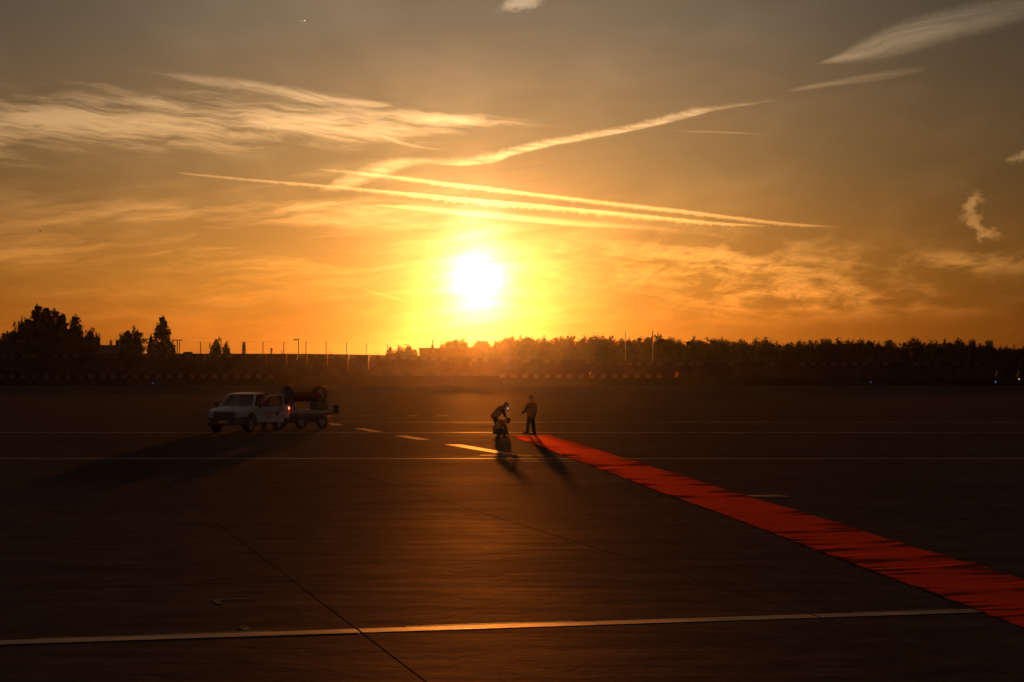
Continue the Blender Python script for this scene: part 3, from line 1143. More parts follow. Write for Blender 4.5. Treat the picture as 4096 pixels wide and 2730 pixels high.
# ------------------------------------------------------------------ tall security fence behind
SF_Y = 350.0
sf = empty('security_fence', (0, SF_Y, 1.2))
prop(sf, 'tall wire security fence on slim posts behind the blast fence', 'fence')
posts = [(554, 1369), (636, 1369), (718, 1369), (802, 1369), (885, 1369), (969, 1369), (1052, 1369), (1135, 1369), (1224, 1369), (1304, 1371), (1386, 1373), (1465, 1375),
         (1550, 1378), (1628, 1380), (1709, 1382), (1787, 1385), (1868, 1389), (1948, 1391), (2027, 1393), (2115, 1395), (2198, 1398), (2280, 1400)]
tops = []
for x, y in posts:
    p = at(x, y, SF_Y)
    zb = bank_z(p.x, SF_Y) - 0.2
    mb = MB()
    mb.cyl((p.x, 0, zb - 1.2), (p.x, 0, p.z - 1.2), 0.075, 0.065, 8)
    mb.cyl((p.x, 0, p.z - 1.2), (p.x, 0, p.z - 1.12), 0.08, 0.03, 8)
    mb.build('post', MATS['dark_steel'], sf)
    tops.append((p.x, p.z - 1.2, zb - 1.2))
for f in (0.99, 0.80, 0.66, 0.40):
    for (xa, za, ba), (xb, zb, bb) in zip(tops[:-1], tops[1:]):
        mb = MB()
        hy = 0.085
        # the wires sag a little between posts
        pa, pb = Vector((xa, hy, ba + (za - ba) * f)), Vector((xb, hy, bb + (zb - bb) * f))
        md = (pa + pb) / 2 - Vector((0, 0, 0.05))
        r_ = 0.028 if f == 0.66 else 0.010
        mb.tube([pa, md, pb], r_, 5)
        mb.build('wire', MATS['dark_steel'], sf)

# ------------------------------------------------------------------ masts, lamps, poles
def mast(px, top, dist, rad, label):
    p = at(px, top, dist)
    zb = bank_z(p.x, p.y)
    o = empty('mast', (p.x, p.y, zb))
    prop(o, label, 'mast', 'masts above the tree line')
    MB().cyl((0, 0, -0.3), (0, 0, p.z - zb), rad * 1.15, rad, 10).build('pole', MATS['galv_steel'], o)
    MB().cyl((0, 0, p.z - zb), (0, 0, p.z - zb + .12), rad * 1.4, rad * 0.5, 10).build('cap', MATS['dark_steel'], o)
    MB().box((0, 0, 0.02), (0.5, 0.5, 0.08)).build('base_plate', MATS['dark_steel'], o)


mast(2502, 1331, 338, 0.062, 'slimmer left mast of the pair above the tree line')
mast(2610.5, 1327, 336, 0.095, 'thicker right mast of the pair above the tree line')


def lamp_post(px, top, dist, arms, label):
    p = at(px, top, dist)
    zb = bank_z(p.x, p.y)
    o = empty('lamp_post', (p.x, p.y, zb))
    prop(o, label, 'lamp post', 'car park lamp posts behind the fence')
    h = p.z - zb
    MB().cyl((0, 0, -0.3), (0, 0, h), 0.10, 0.085, 10).build('pole', MATS['dark_steel'], o)
    for s in arms:
        a = MB()
        a.bar((s * 0.05, 0, h - 0.22), (s * 0.25, 0, h - 0.22), 0.08)
        a.build('arm', MATS['dark_steel'], o)
        b = MB()
        b.box((s * 0.58, 0, h - 0.22), (0.70, 0.3, 0.20), taper=0.92)
        b.build('lamp_head', MATS['dark_steel'], o, bevel=0.02)


lamp_post(709, 1357, 362, (-1, 1), 'lamp post with two flat heads beside the slim poplar')
lamp_post(1194, 1355, 362, (-1,), 'lamp post with a single flat head pointing left')

p = at(29.5, 1322, 366)
o = empty('lantern_post', (p.x, p.y, bank_z(p.x, p.y)))
prop(o, 'thin post with a small hooded lantern at the far left', 'lamp post')
hh = p.z - bank_z(p.x, p.y)
MB().cyl((0, 0, -.3), (0, 0, hh - .35), 0.06, 0.05, 8).build('pole', MATS['dark_steel'], o)
MB().cyl((0, 0, hh - .38), (0, 0, hh - .16), 0.10, 0.14, 10).build('lamp_glass', MATS['dark_glass'], o)
MB().cyl((0, 0, hh - .16), (0, 0, hh), 0.24, 0.03, 10).build('hood', MATS['dark_steel'], o)

for (x, y, lab, tilt) in ((1086, 1397, 'short utility pole with a stub crossbar right of the cypress', 0.0), (1071, 1392, 'leaning aerial pole beside the short utility pole', 0.12)):
    p = at(x, y, 395)
    zb = bank_z(p.x, p.y)
    o = empty('utility_pole', (p.x, p.y, zb))
    o.rotation_euler = (0, tilt, 0)
    prop(o, lab, 'pole', 'small poles behind the fence')
    h = p.z - zb
    MB().cyl((0, 0, -.3), (0, 0, h), 0.11, 0.07, 8).build('pole', MATS['bark'], o)
    MB().bar((-.28, 0, h - .12), (.28, 0, h - .12), .12, .14).build('crossbar', MATS['bark'], o)
    MB().bar((-.24, 0, h - .62), (.24, 0, h - .62), .08, .08).build('crossbar', MATS['bark'], o)

# far power pylons
for (x, y, lab) in ((1322, 1404, 'far lattice power pylon left of the fence corner'), (1509, 1408, 'far lattice power pylon right of the last leaning strut'),
                    (1128, 1400, 'faint far pylon just right of the utility pole')):
    D = 2450.0
    p = at(x, y, D)
    o = empty('power_pylon', (p.x, p.y, 0))
    prop(o, lab, 'pylon', 'power pylons on the horizon')
    h = p.z
    m1 = MB()
    bw = h * 0.11
    for sx in (-1, 1):
        for sy in (-1, 1):
            m1.bar((sx * bw, sy * bw, -.3), (sx * .35, sy * .35, h * .72), .22)
            m1.bar((sx * .35, sy * .35, h * .72), (0, 0, h), .18)
    for i in range(7):
        z0, z1 = h * .72 * i / 7, h * .72 * (i + 1) / 7
        w0, w1 = bw + (.35 - bw) * i / 7, bw + (.35 - bw) * (i + 1) / 7
        for sy in (-1, 1):
            m1.bar((-w0, sy * w0, z0), (w1, sy * w1, z1), .12)
            m1.bar((w0, sy * w0, z0), (-w1, sy * w1, z1), .12)
    m1.build('lattice_tower', MATS['dark_steel'], o)
    for zf, hw in ((.90, 2.4), (.80, 3.4), (.70, 2.6)):
        m1 = MB()
        m1.bar((-hw, 0, h * zf), (hw, 0, h * zf), .25)
        m1.bar((-hw, 0, h * zf), (0, 0, h * zf + .8), .14)
        m1.bar((hw, 0, h * zf), (0, 0, h * zf + .8), .14)
        m1.build('crossarm', MATS['dark_steel'], o)

# ------------------------------------------------------------------ buildings behind the fence
def building(name, x0, x1, top, dist, label, gable=False):
    a, b = at(x0, top, dist), at(x1, top, dist)
    cx, w = (a.x + b.x) / 2, b.x - a.x
    zb = bank_z(cx, dist) - 0.1
    h = a.z - zb
    o = empty(name, (cx, dist, zb))
    prop(o, label, 'building')
    d = 6.0
    if gable:
        wall_h = h * 0.72
        MB().box((0, d / 2, wall_h / 2), (w, d, wall_h)).build('wall', MATS['render_wall'], o)
        r1 = MB().prism([(-.3, wall_h - .1), (d / 2, h), (d + .3, wall_h - .1), (d + .3, wall_h + .05), (d / 2, h + .16), (-.3, wall_h + .05)], 'x', -w / 2 - .25, w / 2 + .25)
        rf = r1.build('roof', MATS['roof_tile'], o)
        ch = MB().box((w / 2 - .55, d / 2, h + .45), (.5, .5, 1.0))
        ch.box((w / 2 - .55, d / 2, h + 1.0), (.6, .6, .12))
        ch.build('chimney', MATS['render_wall'], rf)
        MB().cyl((w / 2 - .75, d / 2, h + 1.0), (w / 2 - .75, d / 2, h + 1.7), .05, .05, 6).build('flue', MATS['dark_steel'], rf)
    else:
        MB().box((0, d / 2, h / 2 - .15), (w, d, h - .3)).build('wall', MATS['render_wall'], o)
        rf = MB().box((0, d / 2, h - .15), (w + .3, d + .3, .3)).build('roof', MATS['dark_steel'], o)
    nw = max(2, int(w / 2.4))
    for i in range(nw):
        x = -w / 2 + w * (i + .5) / nw
        z = h * .45
        f = MB()
        for s in (-1, 1):
            f.box((x + s * .48, -.03, z), (.08, .08, 1.2))
            f.box((x, -.03, z + s * .56), (.88, .08, .08))
        wf = f.build('window', MATS['galv_steel'], o)
        MB().box((x, -.02, z), (.86, .03, 1.02)).build('pane', MATS['dark_glass'], wf)
    return o, rf, w, h


building('flat_roof_building', -120, 62, 1362, 372, 'low flat-roofed building at the left edge under the trees')
building('gable_house', 392, 468, 1384, 372, 'gabled house with a chimney between the left trees', True)
o, rf, w, h = building('flat_roof_building', 1677, 1925, 1392, 374, 'flat-roofed building with a roof ladder at the left end of the tree line')
lad = MB()
for x in (-w / 2 - .35, -w / 2 + .02, -w / 2 + .45):
    lad.cyl((x, .2, h - 1.2), (x, .2, h + 1.0), .035, .035, 6)
for z in (h + .98, h + .55, h + .15):
    lad.cyl((-w / 2 - .35, .2, z), (-w / 2 + .45, .2, z), .03, .03, 6)
lad.build('roof_ladder', MATS['dark_steel'], rf)

# van behind the fence: only its roof shows
p = at(743, 1408.5, 372)
o = empty('parked_van', (p.x, p.y, bank_z(p.x, p.y)))
prop(o, 'parked van behind the fence with only its roof showing', 'van')
hv_ = p.z - bank_z(p.x, p.y)
MB().prism([(-.55, .5), (-.9, .5), (-.95, 1.2), (-.7, 1.5), (-.35, hv_ - .12), (-.15, hv_), (1.1, hv_), (1.2, hv_ - .2), (1.2, .5)], 'y', -.9, .9).build('body', MATS['render_wall'], o, bevel=.04)
for x in (-.55, .8):
    for y in (-.8, .8):
        MB().lathe((x, y, .36), (0, 1, 0), [(-.12, .0), (-.12, .34), (-.08, .36), (.08, .36), (.12, .34), (.12, 0)], 16).build('wheel', MATS['dark_steel'], o)
MB().box((-.55, 0, 1.72), (.1, 1.5, .5)).build('windscreen', MATS['dark_glass'], o)

# ------------------------------------------------------------------ red and white plastic barriers on the bank
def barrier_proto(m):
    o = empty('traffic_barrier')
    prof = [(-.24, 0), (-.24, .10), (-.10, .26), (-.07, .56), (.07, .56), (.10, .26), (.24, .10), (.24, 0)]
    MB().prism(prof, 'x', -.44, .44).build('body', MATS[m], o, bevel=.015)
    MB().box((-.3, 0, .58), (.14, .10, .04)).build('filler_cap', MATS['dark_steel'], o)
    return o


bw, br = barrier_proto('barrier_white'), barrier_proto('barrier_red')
usedb = set()


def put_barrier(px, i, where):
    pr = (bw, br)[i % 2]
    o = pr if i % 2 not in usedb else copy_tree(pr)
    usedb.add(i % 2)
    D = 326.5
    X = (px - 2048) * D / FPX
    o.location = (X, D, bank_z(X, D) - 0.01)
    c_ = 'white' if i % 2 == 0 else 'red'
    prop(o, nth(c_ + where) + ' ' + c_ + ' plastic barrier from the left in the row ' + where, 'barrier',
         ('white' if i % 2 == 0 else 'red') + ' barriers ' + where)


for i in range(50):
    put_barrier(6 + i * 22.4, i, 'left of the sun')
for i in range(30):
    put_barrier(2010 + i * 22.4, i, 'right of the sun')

# orange boards added on the bank, standing in for sun glints on struts
for (x, y0, y1, w, lab) in ((2705, 1489, 1510, 11, 'bright orange leaning board standing in for a glint right of the masts'),
                            (3984, 1484, 1506, 9, 'dim orange board standing in for a glint near the right edge, left one of two'),
                            (4070, 1484, 1508, 9, 'dim orange board standing in for a glint near the right edge, right one of two'),
                            (2358, 1488, 1502, 4, 'thin orange strip standing in for a glint on the bank left of the masts')):
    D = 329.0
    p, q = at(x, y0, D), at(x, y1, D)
    o = empty('glint_board', (q.x, D, q.z))
    prop(o, lab, 'marker board', 'orange glint boards on the bank')
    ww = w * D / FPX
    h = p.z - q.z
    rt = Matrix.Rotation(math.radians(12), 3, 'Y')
    MB().box((0.08, 0, h / 2), (ww, .05, h), rt).build('board', MATS['glint_orange'], o, bevel=.01)
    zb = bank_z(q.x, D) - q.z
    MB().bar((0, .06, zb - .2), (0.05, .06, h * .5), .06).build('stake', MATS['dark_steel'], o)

# ------------------------------------------------------------------ pavement and taxiway lights
def taxi_light(px, py, lens, label, dist=None, z=None, r=0.07):
    D = FPX * (CAMZ - 0.28) / (py - HOR)
    p = at(px, py, D)
    z0 = 0.0
    if D > GY0:
        D = GY0 - 3
        p = at(px, py, D)
        z0 = 0.0
    o = empty('edge_light', (p.x, p.y, z0))
    prop(o, label, 'light', 'lit edge lights of the apron')
    h = max(0.12, p.z)
    MB().cyl((0, 0, -.02), (0, 0, .03), .14, .12, 12).build('base_plate', MATS['dark_steel'], o)
    MB().cyl((0, 0, .03), (0, 0, h - .05), .03, .03, 8).build('stem', MATS['dark_steel'], o)
    MB().lathe((0, 0, h), (0, 0, 1), [(-.07, 0.0), (-.07, r * .8), (-.02, r), (.03, r * .85), (.07, r * .35), (.08, 0)], 12).build('lens', MATS[lens], o, True)


taxi_light(612, 1534, 'lens_blue', 'small blue edge light at the far apron edge on the left')
taxi_light(2015, 1532, 'lens_blue', 'small blue edge light near the middle of the far apron edge')
taxi_light(3483, 1529, 'lens_blue', 'small blue edge light at the far apron edge on the right')
taxi_light(3982, 1528, 'lens_blue', 'blue edge light close to the right picture edge')
taxi_light(4076, 1517, 'lens_amber', 'amber edge light close to the right picture edge')
taxi_light(2031, 1634, 'lens_white', 'tiny white glowing dot beside the bending worker', r=0.02)  # glowing dot added for a bright spot of unknown source

# ------------------------------------------------------------------ birds and the aircraft
def bird(px, py, dist, span, flap, rz, label):
    o = empty('bird', at(px, py, dist), rz)
    prop(o, label, 'bird', 'birds in the evening sky')
    s = span / 2
    b = MB()
    b.lathe((0, 0, 0), (0, 1, 0), [(-.16, 0), (-.12, .035), (-.02, .05), (.10, .035), (.17, .02), (.19, 0)], 8)
    b.add([(-.05, -.14, 0), (.05, -.14, 0), (.04, -.26, .01), (-.04, -.26, .01), (0, -.2, .015)], [(0, 1, 4), (1, 2, 4), (2, 3, 4), (3, 0, 4)])
    b.build('body', MATS['bird_feather'], o, True)
    for sg in (-1, 1):
        w = MB()
        z1, z2 = s * .45 * math.sin(flap), s * (.45 * math.sin(flap) - .55 * math.sin(flap * 1.5 + .3))
        x1, x2 = sg * s * .45, sg * s
        pts = [(0, .09, .02), (x1, .12, z1), (x2, .02, z2), (x1, -.05, z1), (0, -.06, .02)]
        w.add(pts + [(x, y, z - .02) for x, y, z in pts], [(0, 1, 3, 4), (1, 2, 3), (5, 9, 8, 6), (6, 8, 7), (0, 5, 6, 1), (1, 6, 7, 2), (2, 7, 8, 3), (3, 8, 9, 4)])
        w.build('wing', MATS['bird_feather'], o)


bird(1450, 1313, 380, 0.75, 0.9, 0.3, 'bird with arched wings low over the fence left of the sun')
bird(1708, 1308, 380, 0.75, -0.25, 0.8, 'gliding bird just left below the sun')
bird(159, 923, 300, 0.5, -0.6, 1.0, 'lone bird high over the left trees')
bird(1058, 511, 400, 0.55, 0.2, 1.3, 'tiny bird in front of the left cirrus')
bird(2886, 600, 430, 0.35, 0.4, 0.7, 'speck of a bird in the clear sky right of the long trail')

ac = empty('airliner', at(1218, 80, 9500), math.radians(172))
ac.rotation_euler = (0, math.radians(2), math.radians(172))
prop(ac, 'tiny airliner with landing lights on high in the left sky', 'airplane')
MB().lathe((0, 0, 0), (0, 1, 0), [(-19, .2), (-15, 1.3), (-8, 2.0), (12, 2.0), (16, 1.5), (18.5, .5), (19, 0)], 16).build('fuselage', MATS['aircraft_paint'], ac, True)
for s in (-1, 1):
    MB().add([(s * 1.5, 4.5, -.9), (s * 17, -5.0, .6), (s * 17, -6.6, .6), (s * 1.5, -3.0, -.9), (s * 1.5, 4.5, -1.4), (s * 17, -5.0, .45), (s * 17, -6.6, .45), (s * 1.5, -3.0, -1.4)],
             [(0, 1, 2, 3), (7, 6, 5, 4), (0, 4, 5, 1), (1, 5, 6, 2), (2, 6, 7, 3), (3, 7, 4, 0)]).build('wing', MATS['aircraft_paint'], ac)
    MB().add([(s * .5, -15, 1), (s * 6, -18, 1.5), (s * 6, -19, 1.5), (s * .5, -18, 1), (s * .5, -15, .8), (s * 6, -18, 1.4), (s * 6, -19, 1.4), (s * .5, -18, .8)],
             [(0, 1, 2, 3), (7, 6, 5, 4), (0, 4, 5, 1), (1, 5, 6, 2), (2, 6, 7, 3), (3, 7, 4, 0)]).build('tailplane', MATS['aircraft_paint'], ac)
    MB().lathe((s * 5.5, 2.2, -2.0), (0, 1, 0), [(-2.2, .5), (-1, 1.0), (1.5, 1.1), (2.0, .9), (2.0, 0)], 12).build('engine', MATS['aircraft_paint'], ac, True)
    MB().lathe((s * 2.2, 5.0, -1.2), (0, 1, 0), [(-.2, .4), (.2, .55), (.35, .0)], 10).build('landing_light', MATS['landing_lamp'], ac)
MB().add([(-.2, -13, 1.8), (-.2, -17.5, 7.5), (-.2, -19.5, 7.5), (-.2, -18.5, 1.2), (.2, -13, 1.8), (.2, -17.5, 7.5), (.2, -19.5, 7.5), (.2, -18.5, 1.2)],
         [(0, 1, 2, 3), (7, 6, 5, 4), (0, 4, 5, 1), (1, 5, 6, 2), (2, 6, 7, 3), (3, 7, 4, 0)]).build('tail_fin', MATS['aircraft_paint'], ac)
MB().lathe((17.0, -5.2, .5), (0, 1, 0), [(-.3, .5), (.2, .6), (.4, 0)], 10).build('wing_light', MATS['landing_lamp'], ac)

# ------------------------------------------------------------------ people
mat('skin', (0.35, 0.20, 0.14), 0.6, var=0.08)
mat('cloth_navy', (0.025, 0.027, 0.035), 0.85, var=0.3, nscale=20, bump=0.3, bscale=40)
mat('cloth_dark', (0.035, 0.032, 0.032), 0.85, var=0.3, nscale=20, bump=0.3, bscale=40)
mat('vest_orange', (0.40, 0.065, 0.012), 0.8, var=0.2, nscale=14, bump=0.3, bscale=30)
mat('reflex_tape', (0.30, 0.29, 0.27), 0.4, 0.2, var=0.1)
mat('boot', (0.02, 0.018, 0.016), 0.6)
mat('hair', (0.02, 0.014, 0.010), 0.7)


def capsule(bm, a, b, ra, rb, n=12):
    """a tapered limb with round ends"""
    a, b = Vector(a), Vector(b)
    d = b - a
    L = d.length
    d = d.normalized() if L > 1e-6 else Vector((0, 0, 1))
    u = Vector((0, 0, 1)) if abs(d.z) < 0.9 else Vector((1, 0, 0))
    s = d.cross(u).normalized()
    t = s.cross(d)
    rings = []
    for k in range(1, 5):
        an = math.pi / 2 * k / 4
        rings.append((a - d * ra * math.cos(an), ra * math.sin(an)))
    for k in range(0, 4):
        an = math.pi / 2 * k / 4
        rings.append((b + d * rb * math.sin(an), rb * math.cos(an)))
    prev, first = None, bm.verts.new(a - d * ra)
    last = bm.verts.new(b + d * rb)
    for c, rad in rings:
        ring = [bm.verts.new(c + s * (math.cos(2 * math.pi * i / n) * rad) + t * (math.sin(2 * math.pi * i / n) * rad)) for i in range(n)]
        for i in range(n):
            j = (i + 1) % n
            if prev is None:
                bm.faces.new((first, ring[j], ring[i]))
            else:
                bm.faces.new((prev[i], prev[j], ring[j], ring[i]))
        prev = ring
    for i in range(n):
        bm.faces.new((prev[i], prev[(i + 1) % n], last))


def ellipsoid(bm, c, r, rot=None):
    m = Matrix.Translation(Vector(c)) @ (rot.to_4x4() if rot is not None else Matrix.Identity(4)) @ Matrix.Diagonal((*r, 1))
    bmesh.ops.create_uvsphere(bm, u_segments=16, v_segments=10, radius=1.0, matrix=m)


def fuse(bm, voxel, smooth=4):
    """merge overlapping solids into one continuous surface"""
    me = bpy.data.meshes.new('tmp')
    bm.to_mesh(me)
    bm.free()
    o = bpy.data.objects.new('tmp', me)
    COL.objects.link(o)
    md = o.modifiers.new('r', 'REMESH')
    md.mode = 'VOXEL'
    md.voxel_size = voxel
    sm = o.modifiers.new('s', 'SMOOTH')
    sm.iterations = smooth
    sm.factor = 0.5
    dg = bpy.context.evaluated_depsgraph_get()
    out = bpy.data.meshes.new_from_object(o.evaluated_get(dg))
    bpy.data.objects.remove(o)
    return out


def seg_dist(p, a, b):
    ab_ = b - a
    t = max(0.0, min(1.0, (p - a).dot(ab_) / max(1e-9, ab_.length_squared)))
    return (p - (a + ab_ * t)).length


def hand(bm, wrist, direc, palm_n, curl=0.35, scale=1.0):
    d = Vector(direc).normalized()
    n = Vector(palm_n)
    n = (n - d * n.dot(d)).normalized()
    s = d.cross(n)
    w = Vector(wrist)
    k = scale
    pc = w + d * 0.052 * k
    for q in (-1, 0, 1):
        capsule(bm, w + s * q * 0.022 * k, w + d * 0.09 * k + s * q * 0.026 * k, 0.016 * k, 0.014 * k, 8)
    for q, L in zip((-1.5, -0.5, 0.5, 1.5), (0.062, 0.076, 0.080, 0.068)):
        b0 = w + d * 0.095 * k + s * q * 0.021 * k
        L1 = L * 0.5 * k
        d1 = (d * math.cos(curl) + n * math.sin(curl)).normalized()
        d2 = (d * math.cos(curl * 2.2) + n * math.sin(curl * 2.2)).normalized()
        b1 = b0 + d1 * L1
        capsule(bm, b0, b1, 0.0095 * k, 0.009 * k, 8)
        capsule(bm, b1, b1 + d2 * L1, 0.009 * k, 0.0075 * k, 8)
    t0 = w + d * 0.035 * k + s * 0.03 * k
    t1 = t0 + (d * 0.6 + s * 0.7 + n * 0.4).normalized() * 0.042 * k
    capsule(bm, t0, t1, 0.012 * k, 0.0105 * k, 8)
    capsule(bm, t1, t1 + (d * 0.9 + s * 0.15 + n * 0.5).normalized() * 0.032 * k, 0.0105 * k, 0.008 * k, 8)


def person(J, face, label, group=None, cap=False, hair_long=False, palm=(0, 1, 0), curl=(0.35, 0.35), vest=True, top='cloth_navy', toe=None):
    """J: joints as world points: pelvis chest neck head, sh/el/wr/hip/kn/an/toe for L and R; face: where the head looks"""
    feet_z = min(J['anL'].z, J['anR'].z)
    org = Vector((J['pelvis'].x, J['pelvis'].y, 0.0))
    K = {k: v - org for k, v in J.items()}
    root = empty('person', org)
    prop(root, label, 'person', group)
    bm = bmesh.new()
    bones = []

    def bone(a, b, ra, rb, tag):
        capsule(bm, a, b, ra, rb)
        bones.append((a, b, tag, max(ra, rb)))

    mid = K['pelvis'].lerp(K['chest'], 0.5)
    sx = (K['shR'] - K['shL']).normalized()
    hx = (K['hipR'] - K['hipL']).normalized()
    for o in (-0.075, 0.075):
        bone(K['pelvis'] + hx * o, mid + sx * o, 0.126, 0.118, 'top')
        bone(mid + sx * o, K['chest'] + sx * o, 0.118, 0.130, 'top')
    bone(K['chest'] + (K['neck'] - K['chest']) * 0.55 - sx * 0.12, K['chest'] + (K['neck'] - K['chest']) * 0.55 + sx * 0.12, 0.085, 0.085, 'top')
    bone(K['hipL'], K['hipR'], 0.105, 0.105, 'leg')
    bone(K['neck'] - (K['head'] - K['neck']) * 0.35, K['head'], 0.056, 0.052, 'skin')
    for s in 'LR':
        bone(K['chest'].lerp(K['neck'], 0.45), K['sh' + s], 0.075, 0.070, 'top')
        bone(K['sh' + s], K['el' + s], 0.076, 0.060, 'top')
        bone(K['el' + s], K['wr' + s], 0.060, 0.042, 'top')
        bone(K['hip' + s], K['kn' + s], 0.116, 0.086, 'leg')
        bone(K['kn' + s], K['an' + s], 0.085, 0.070, 'leg')
        tv = K['toe' + s] - K['an' + s]
        heel = K['an' + s] - Vector((tv.x, tv.y, 0)).normalized() * 0.055
        heel.z = K['toe' + s].z + 0.005
        bone(K['an' + s], heel, 0.052, 0.046, 'boot')
        bone(heel, K['toe' + s], 0.050, 0.042, 'boot')
        d = (K['wr' + s] - K['el' + s]).normalized()
        hand(bm, K['wr' + s], d, palm, curl[0 if s == 'L' else 1])
        bones.append((K['wr' + s] + d * 0.03, K['wr' + s] + d * 0.18, 'skin', 0.04))
    # head with a face: skull, jaw, nose, brow, lips, ears
    f = Vector(face).normalized()
    upv = (K['head'] - K['neck']).normalized()
    upv = (upv - f * upv.dot(f))
    upv = upv.normalized() if upv.length > 1e-3 else Vector((0, 0, 1))
    sd_ = f.cross(upv).normalized()
    R = Matrix((sd_, f, upv)).transposed()
    H = K['head']
    ellipsoid(bm, H + upv * 0.025, (0.073, 0.094, 0.098), R)
    ellipsoid(bm, H + f * 0.028 - upv * 0.055, (0.052, 0.062, 0.062), R)
    capsule(bm, H + f * 0.092 + upv * 0.012, H + f * 0.108 - upv * 0.022, 0.010, 0.016, 8)
    capsule(bm, H + f * 0.084 + upv * 0.030 - sd_ * 0.03, H + f * 0.084 + upv * 0.030 + sd_ * 0.03, 0.013, 0.013, 8)
    capsule(bm, H + f * 0.088 - upv * 0.058 - sd_ * 0.016, H + f * 0.088 - upv * 0.058 + sd_ * 0.016, 0.009, 0.009, 8)
    for q in (-1, 1):
        ellipsoid(bm, H + sd_ * q * 0.076 - f * 0.005, (0.012, 0.020, 0.032), R)
    bones.append((H - upv * 0.08, H + upv * 0.06, 'skin', 0.09))
    me = fuse(bm, 0.0095)
    tags = ['top', 'leg', 'skin', 'boot']
    mats = [MATS[top], MATS['cloth_dark'], MATS['skin'], MATS['boot']]
    idx = []
    for p in me.polygons:
        c = Vector(p.center)
        best = min(bones, key=lambda b: seg_dist(c, b[0], b[1]) - b[3])
        idx.append(tags.index(best[2]))
    body = link('body', me, mats, root, True)
    me.polygons.foreach_set('material_index', idx)
    # hair or cap
    bm = bmesh.new()
    ellipsoid(bm, H + upv * 0.045 - f * 0.016, (0.080, 0.094, 0.090), R)
    ellipsoid(bm, H - f * 0.055 - upv * 0.005, (0.066, 0.050, 0.075), R)
    if cap:
        ellipsoid(bm, H + f * 0.105 + upv * 0.062, (0.062, 0.062, 0.010), R)
    hm_ = fuse(bm, 0.010)
    link('cap' if cap else 'hair', hm_, MATS['cloth_navy' if cap else 'hair'], root, True)
    if vest:
        bm = bmesh.new()
        for o in (-0.078, 0.078):
            capsule(bm, K['pelvis'].lerp(K['chest'], -0.02) + hx * o, mid + sx * o, 0.152, 0.142)
            capsule(bm, mid + sx * o, K['chest'] + sx * o, 0.142, 0.152)
        capsule(bm, K['chest'].lerp(K['neck'], 0.45) - sx * 0.12, K['chest'].lerp(K['neck'], 0.45) + sx * 0.12, 0.105, 0.105)
        for s in 'LR':
            capsule(bm, K['chest'].lerp(K['neck'], 0.35), K['sh' + s], 0.095, 0.086)
        vm = fuse(bm, 0.014)
        v = link('vest', vm, MATS['vest_orange'], root, True)
        # two reflective bands round the trunk and one over each shoulder
        ax = (K['chest'] - K['pelvis']).normalized()
        fr = sx.cross(ax).normalized()
        for tt in (0.18, 0.55):
            c = K['pelvis'].lerp(K['chest'], tt)
            mb = MB()
            n = 28
            vs, fs = [], []
            for i in range(n):
                an = 2 * math.pi * i / n
                d = sx * (math.cos(an) * 0.230) + fr * (math.sin(an) * 0.156)
                for h in (-0.026, 0.026):
                    vs.append(c + d + ax * h)
                    vs.append(c + d * 0.96 + ax * h)
            for i in range(n):
                a, b = 4 * i, 4 * ((i + 1) % n)
                fs += [(a, b, b + 2, a + 2), (a + 1, a + 3, b + 3, b + 1), (a, a + 1, b + 1, b), (a + 2, b + 2, b + 3, a + 3)]
            mb.add(vs, fs).build('reflective_band', MATS['reflex_tape'], v)
    return root


def jp(crop, dist, sc=0.1913, ox=1900.0, oy=1500.0):
    return lambda x, y, dd=0.0: at(ox + x * sc, oy + y * sc, dist + dd)


# the worker who walks along the carpet
P = jp(None, 86.4)
J = dict(pelvis=P(1166, 838), chest=P(1186, 655), neck=P(1184, 560), head=P(1172, 492),
         shL=P(1112, 622, -.16), elL=P(1062, 742, -.22), wrL=P(988, 800, -.26),
         shR=P(1258, 622, .14), elR=P(1284, 748, .20), wrR=P(1266, 840, .20),
         hipL=P(1146, 852, -.09), knL=P(1112, 1030, -.10), anL=P(1094, 1186, -.10), toeL=P(1008, 1218, -.10),
         hipR=P(1186, 852, .09), knR=P(1216, 1030, .10), anR=P(1238, 1190, .10), toeR=P(1158, 1232, .10))
person(J, (-0.9, -0.3, -0.25), 'worker in an orange vest walking left along the start of the carpet', 'workers on the apron', palm=(-0.3, 0.2, -0.6))
# bending worker
P = jp(None, 83.6)
J = dict(pelvis=P(408, 862), chest=P(540, 722), neck=P(606, 668), head=P(652, 632),
         shL=P(588, 706, -.17), elL=P(622, 808, -.20), wrL=P(640, 864, -.14),
         shR=P(572, 690, .17), elR=P(606, 800, .20), wrR=P(632, 868, .16),
         hipL=P(412, 872, -.10), knL=P(478, 1030, -.13), anL=P(440, 1190, -.14), toeL=P(512, 1226, -.16),
         hipR=P(404, 866, .10), knR=P(458, 1034, .13), anR=P(420, 1180, .16), toeR=P(492, 1214, .18))
person(J, (0.85, -0.15, -0.55), 'worker bending forward behind the crouching one at the carpet end', 'workers on the apron', palm=(0.6, 0, -0.3), curl=(0.7, 0.7), cap=True)
# crouching worker
P = jp(None, 81.9)
J = dict(pelvis=P(448, 1122), chest=P(556, 1000), neck=P(628, 972), head=P(690, 962),
         shL=P(600, 1010, -.18), elL=P(656, 1130, -.20), wrL=P(688, 1236, -.12),
         shR=P(590, 995, .18), elR=P(650, 1120, .20), wrR=P(680, 1230, .12),
         hipL=P(452, 1150, -.10), knL=P(600, 1162, -.17), anL=P(470, 1300, -.14), toeL=P(540, 1322, -.16),
         hipR=P(446, 1140, .10), knR=P(610, 1182, .17), anR=P(610, 1296, .15), toeR=P(680, 1312, .16))
person(J, (0.7, -0.1, -0.7), 'crouching worker in an orange vest pressing down the carpet end', 'workers on the apron', palm=(0.2, 0, -0.9), curl=(0.2, 0.2))

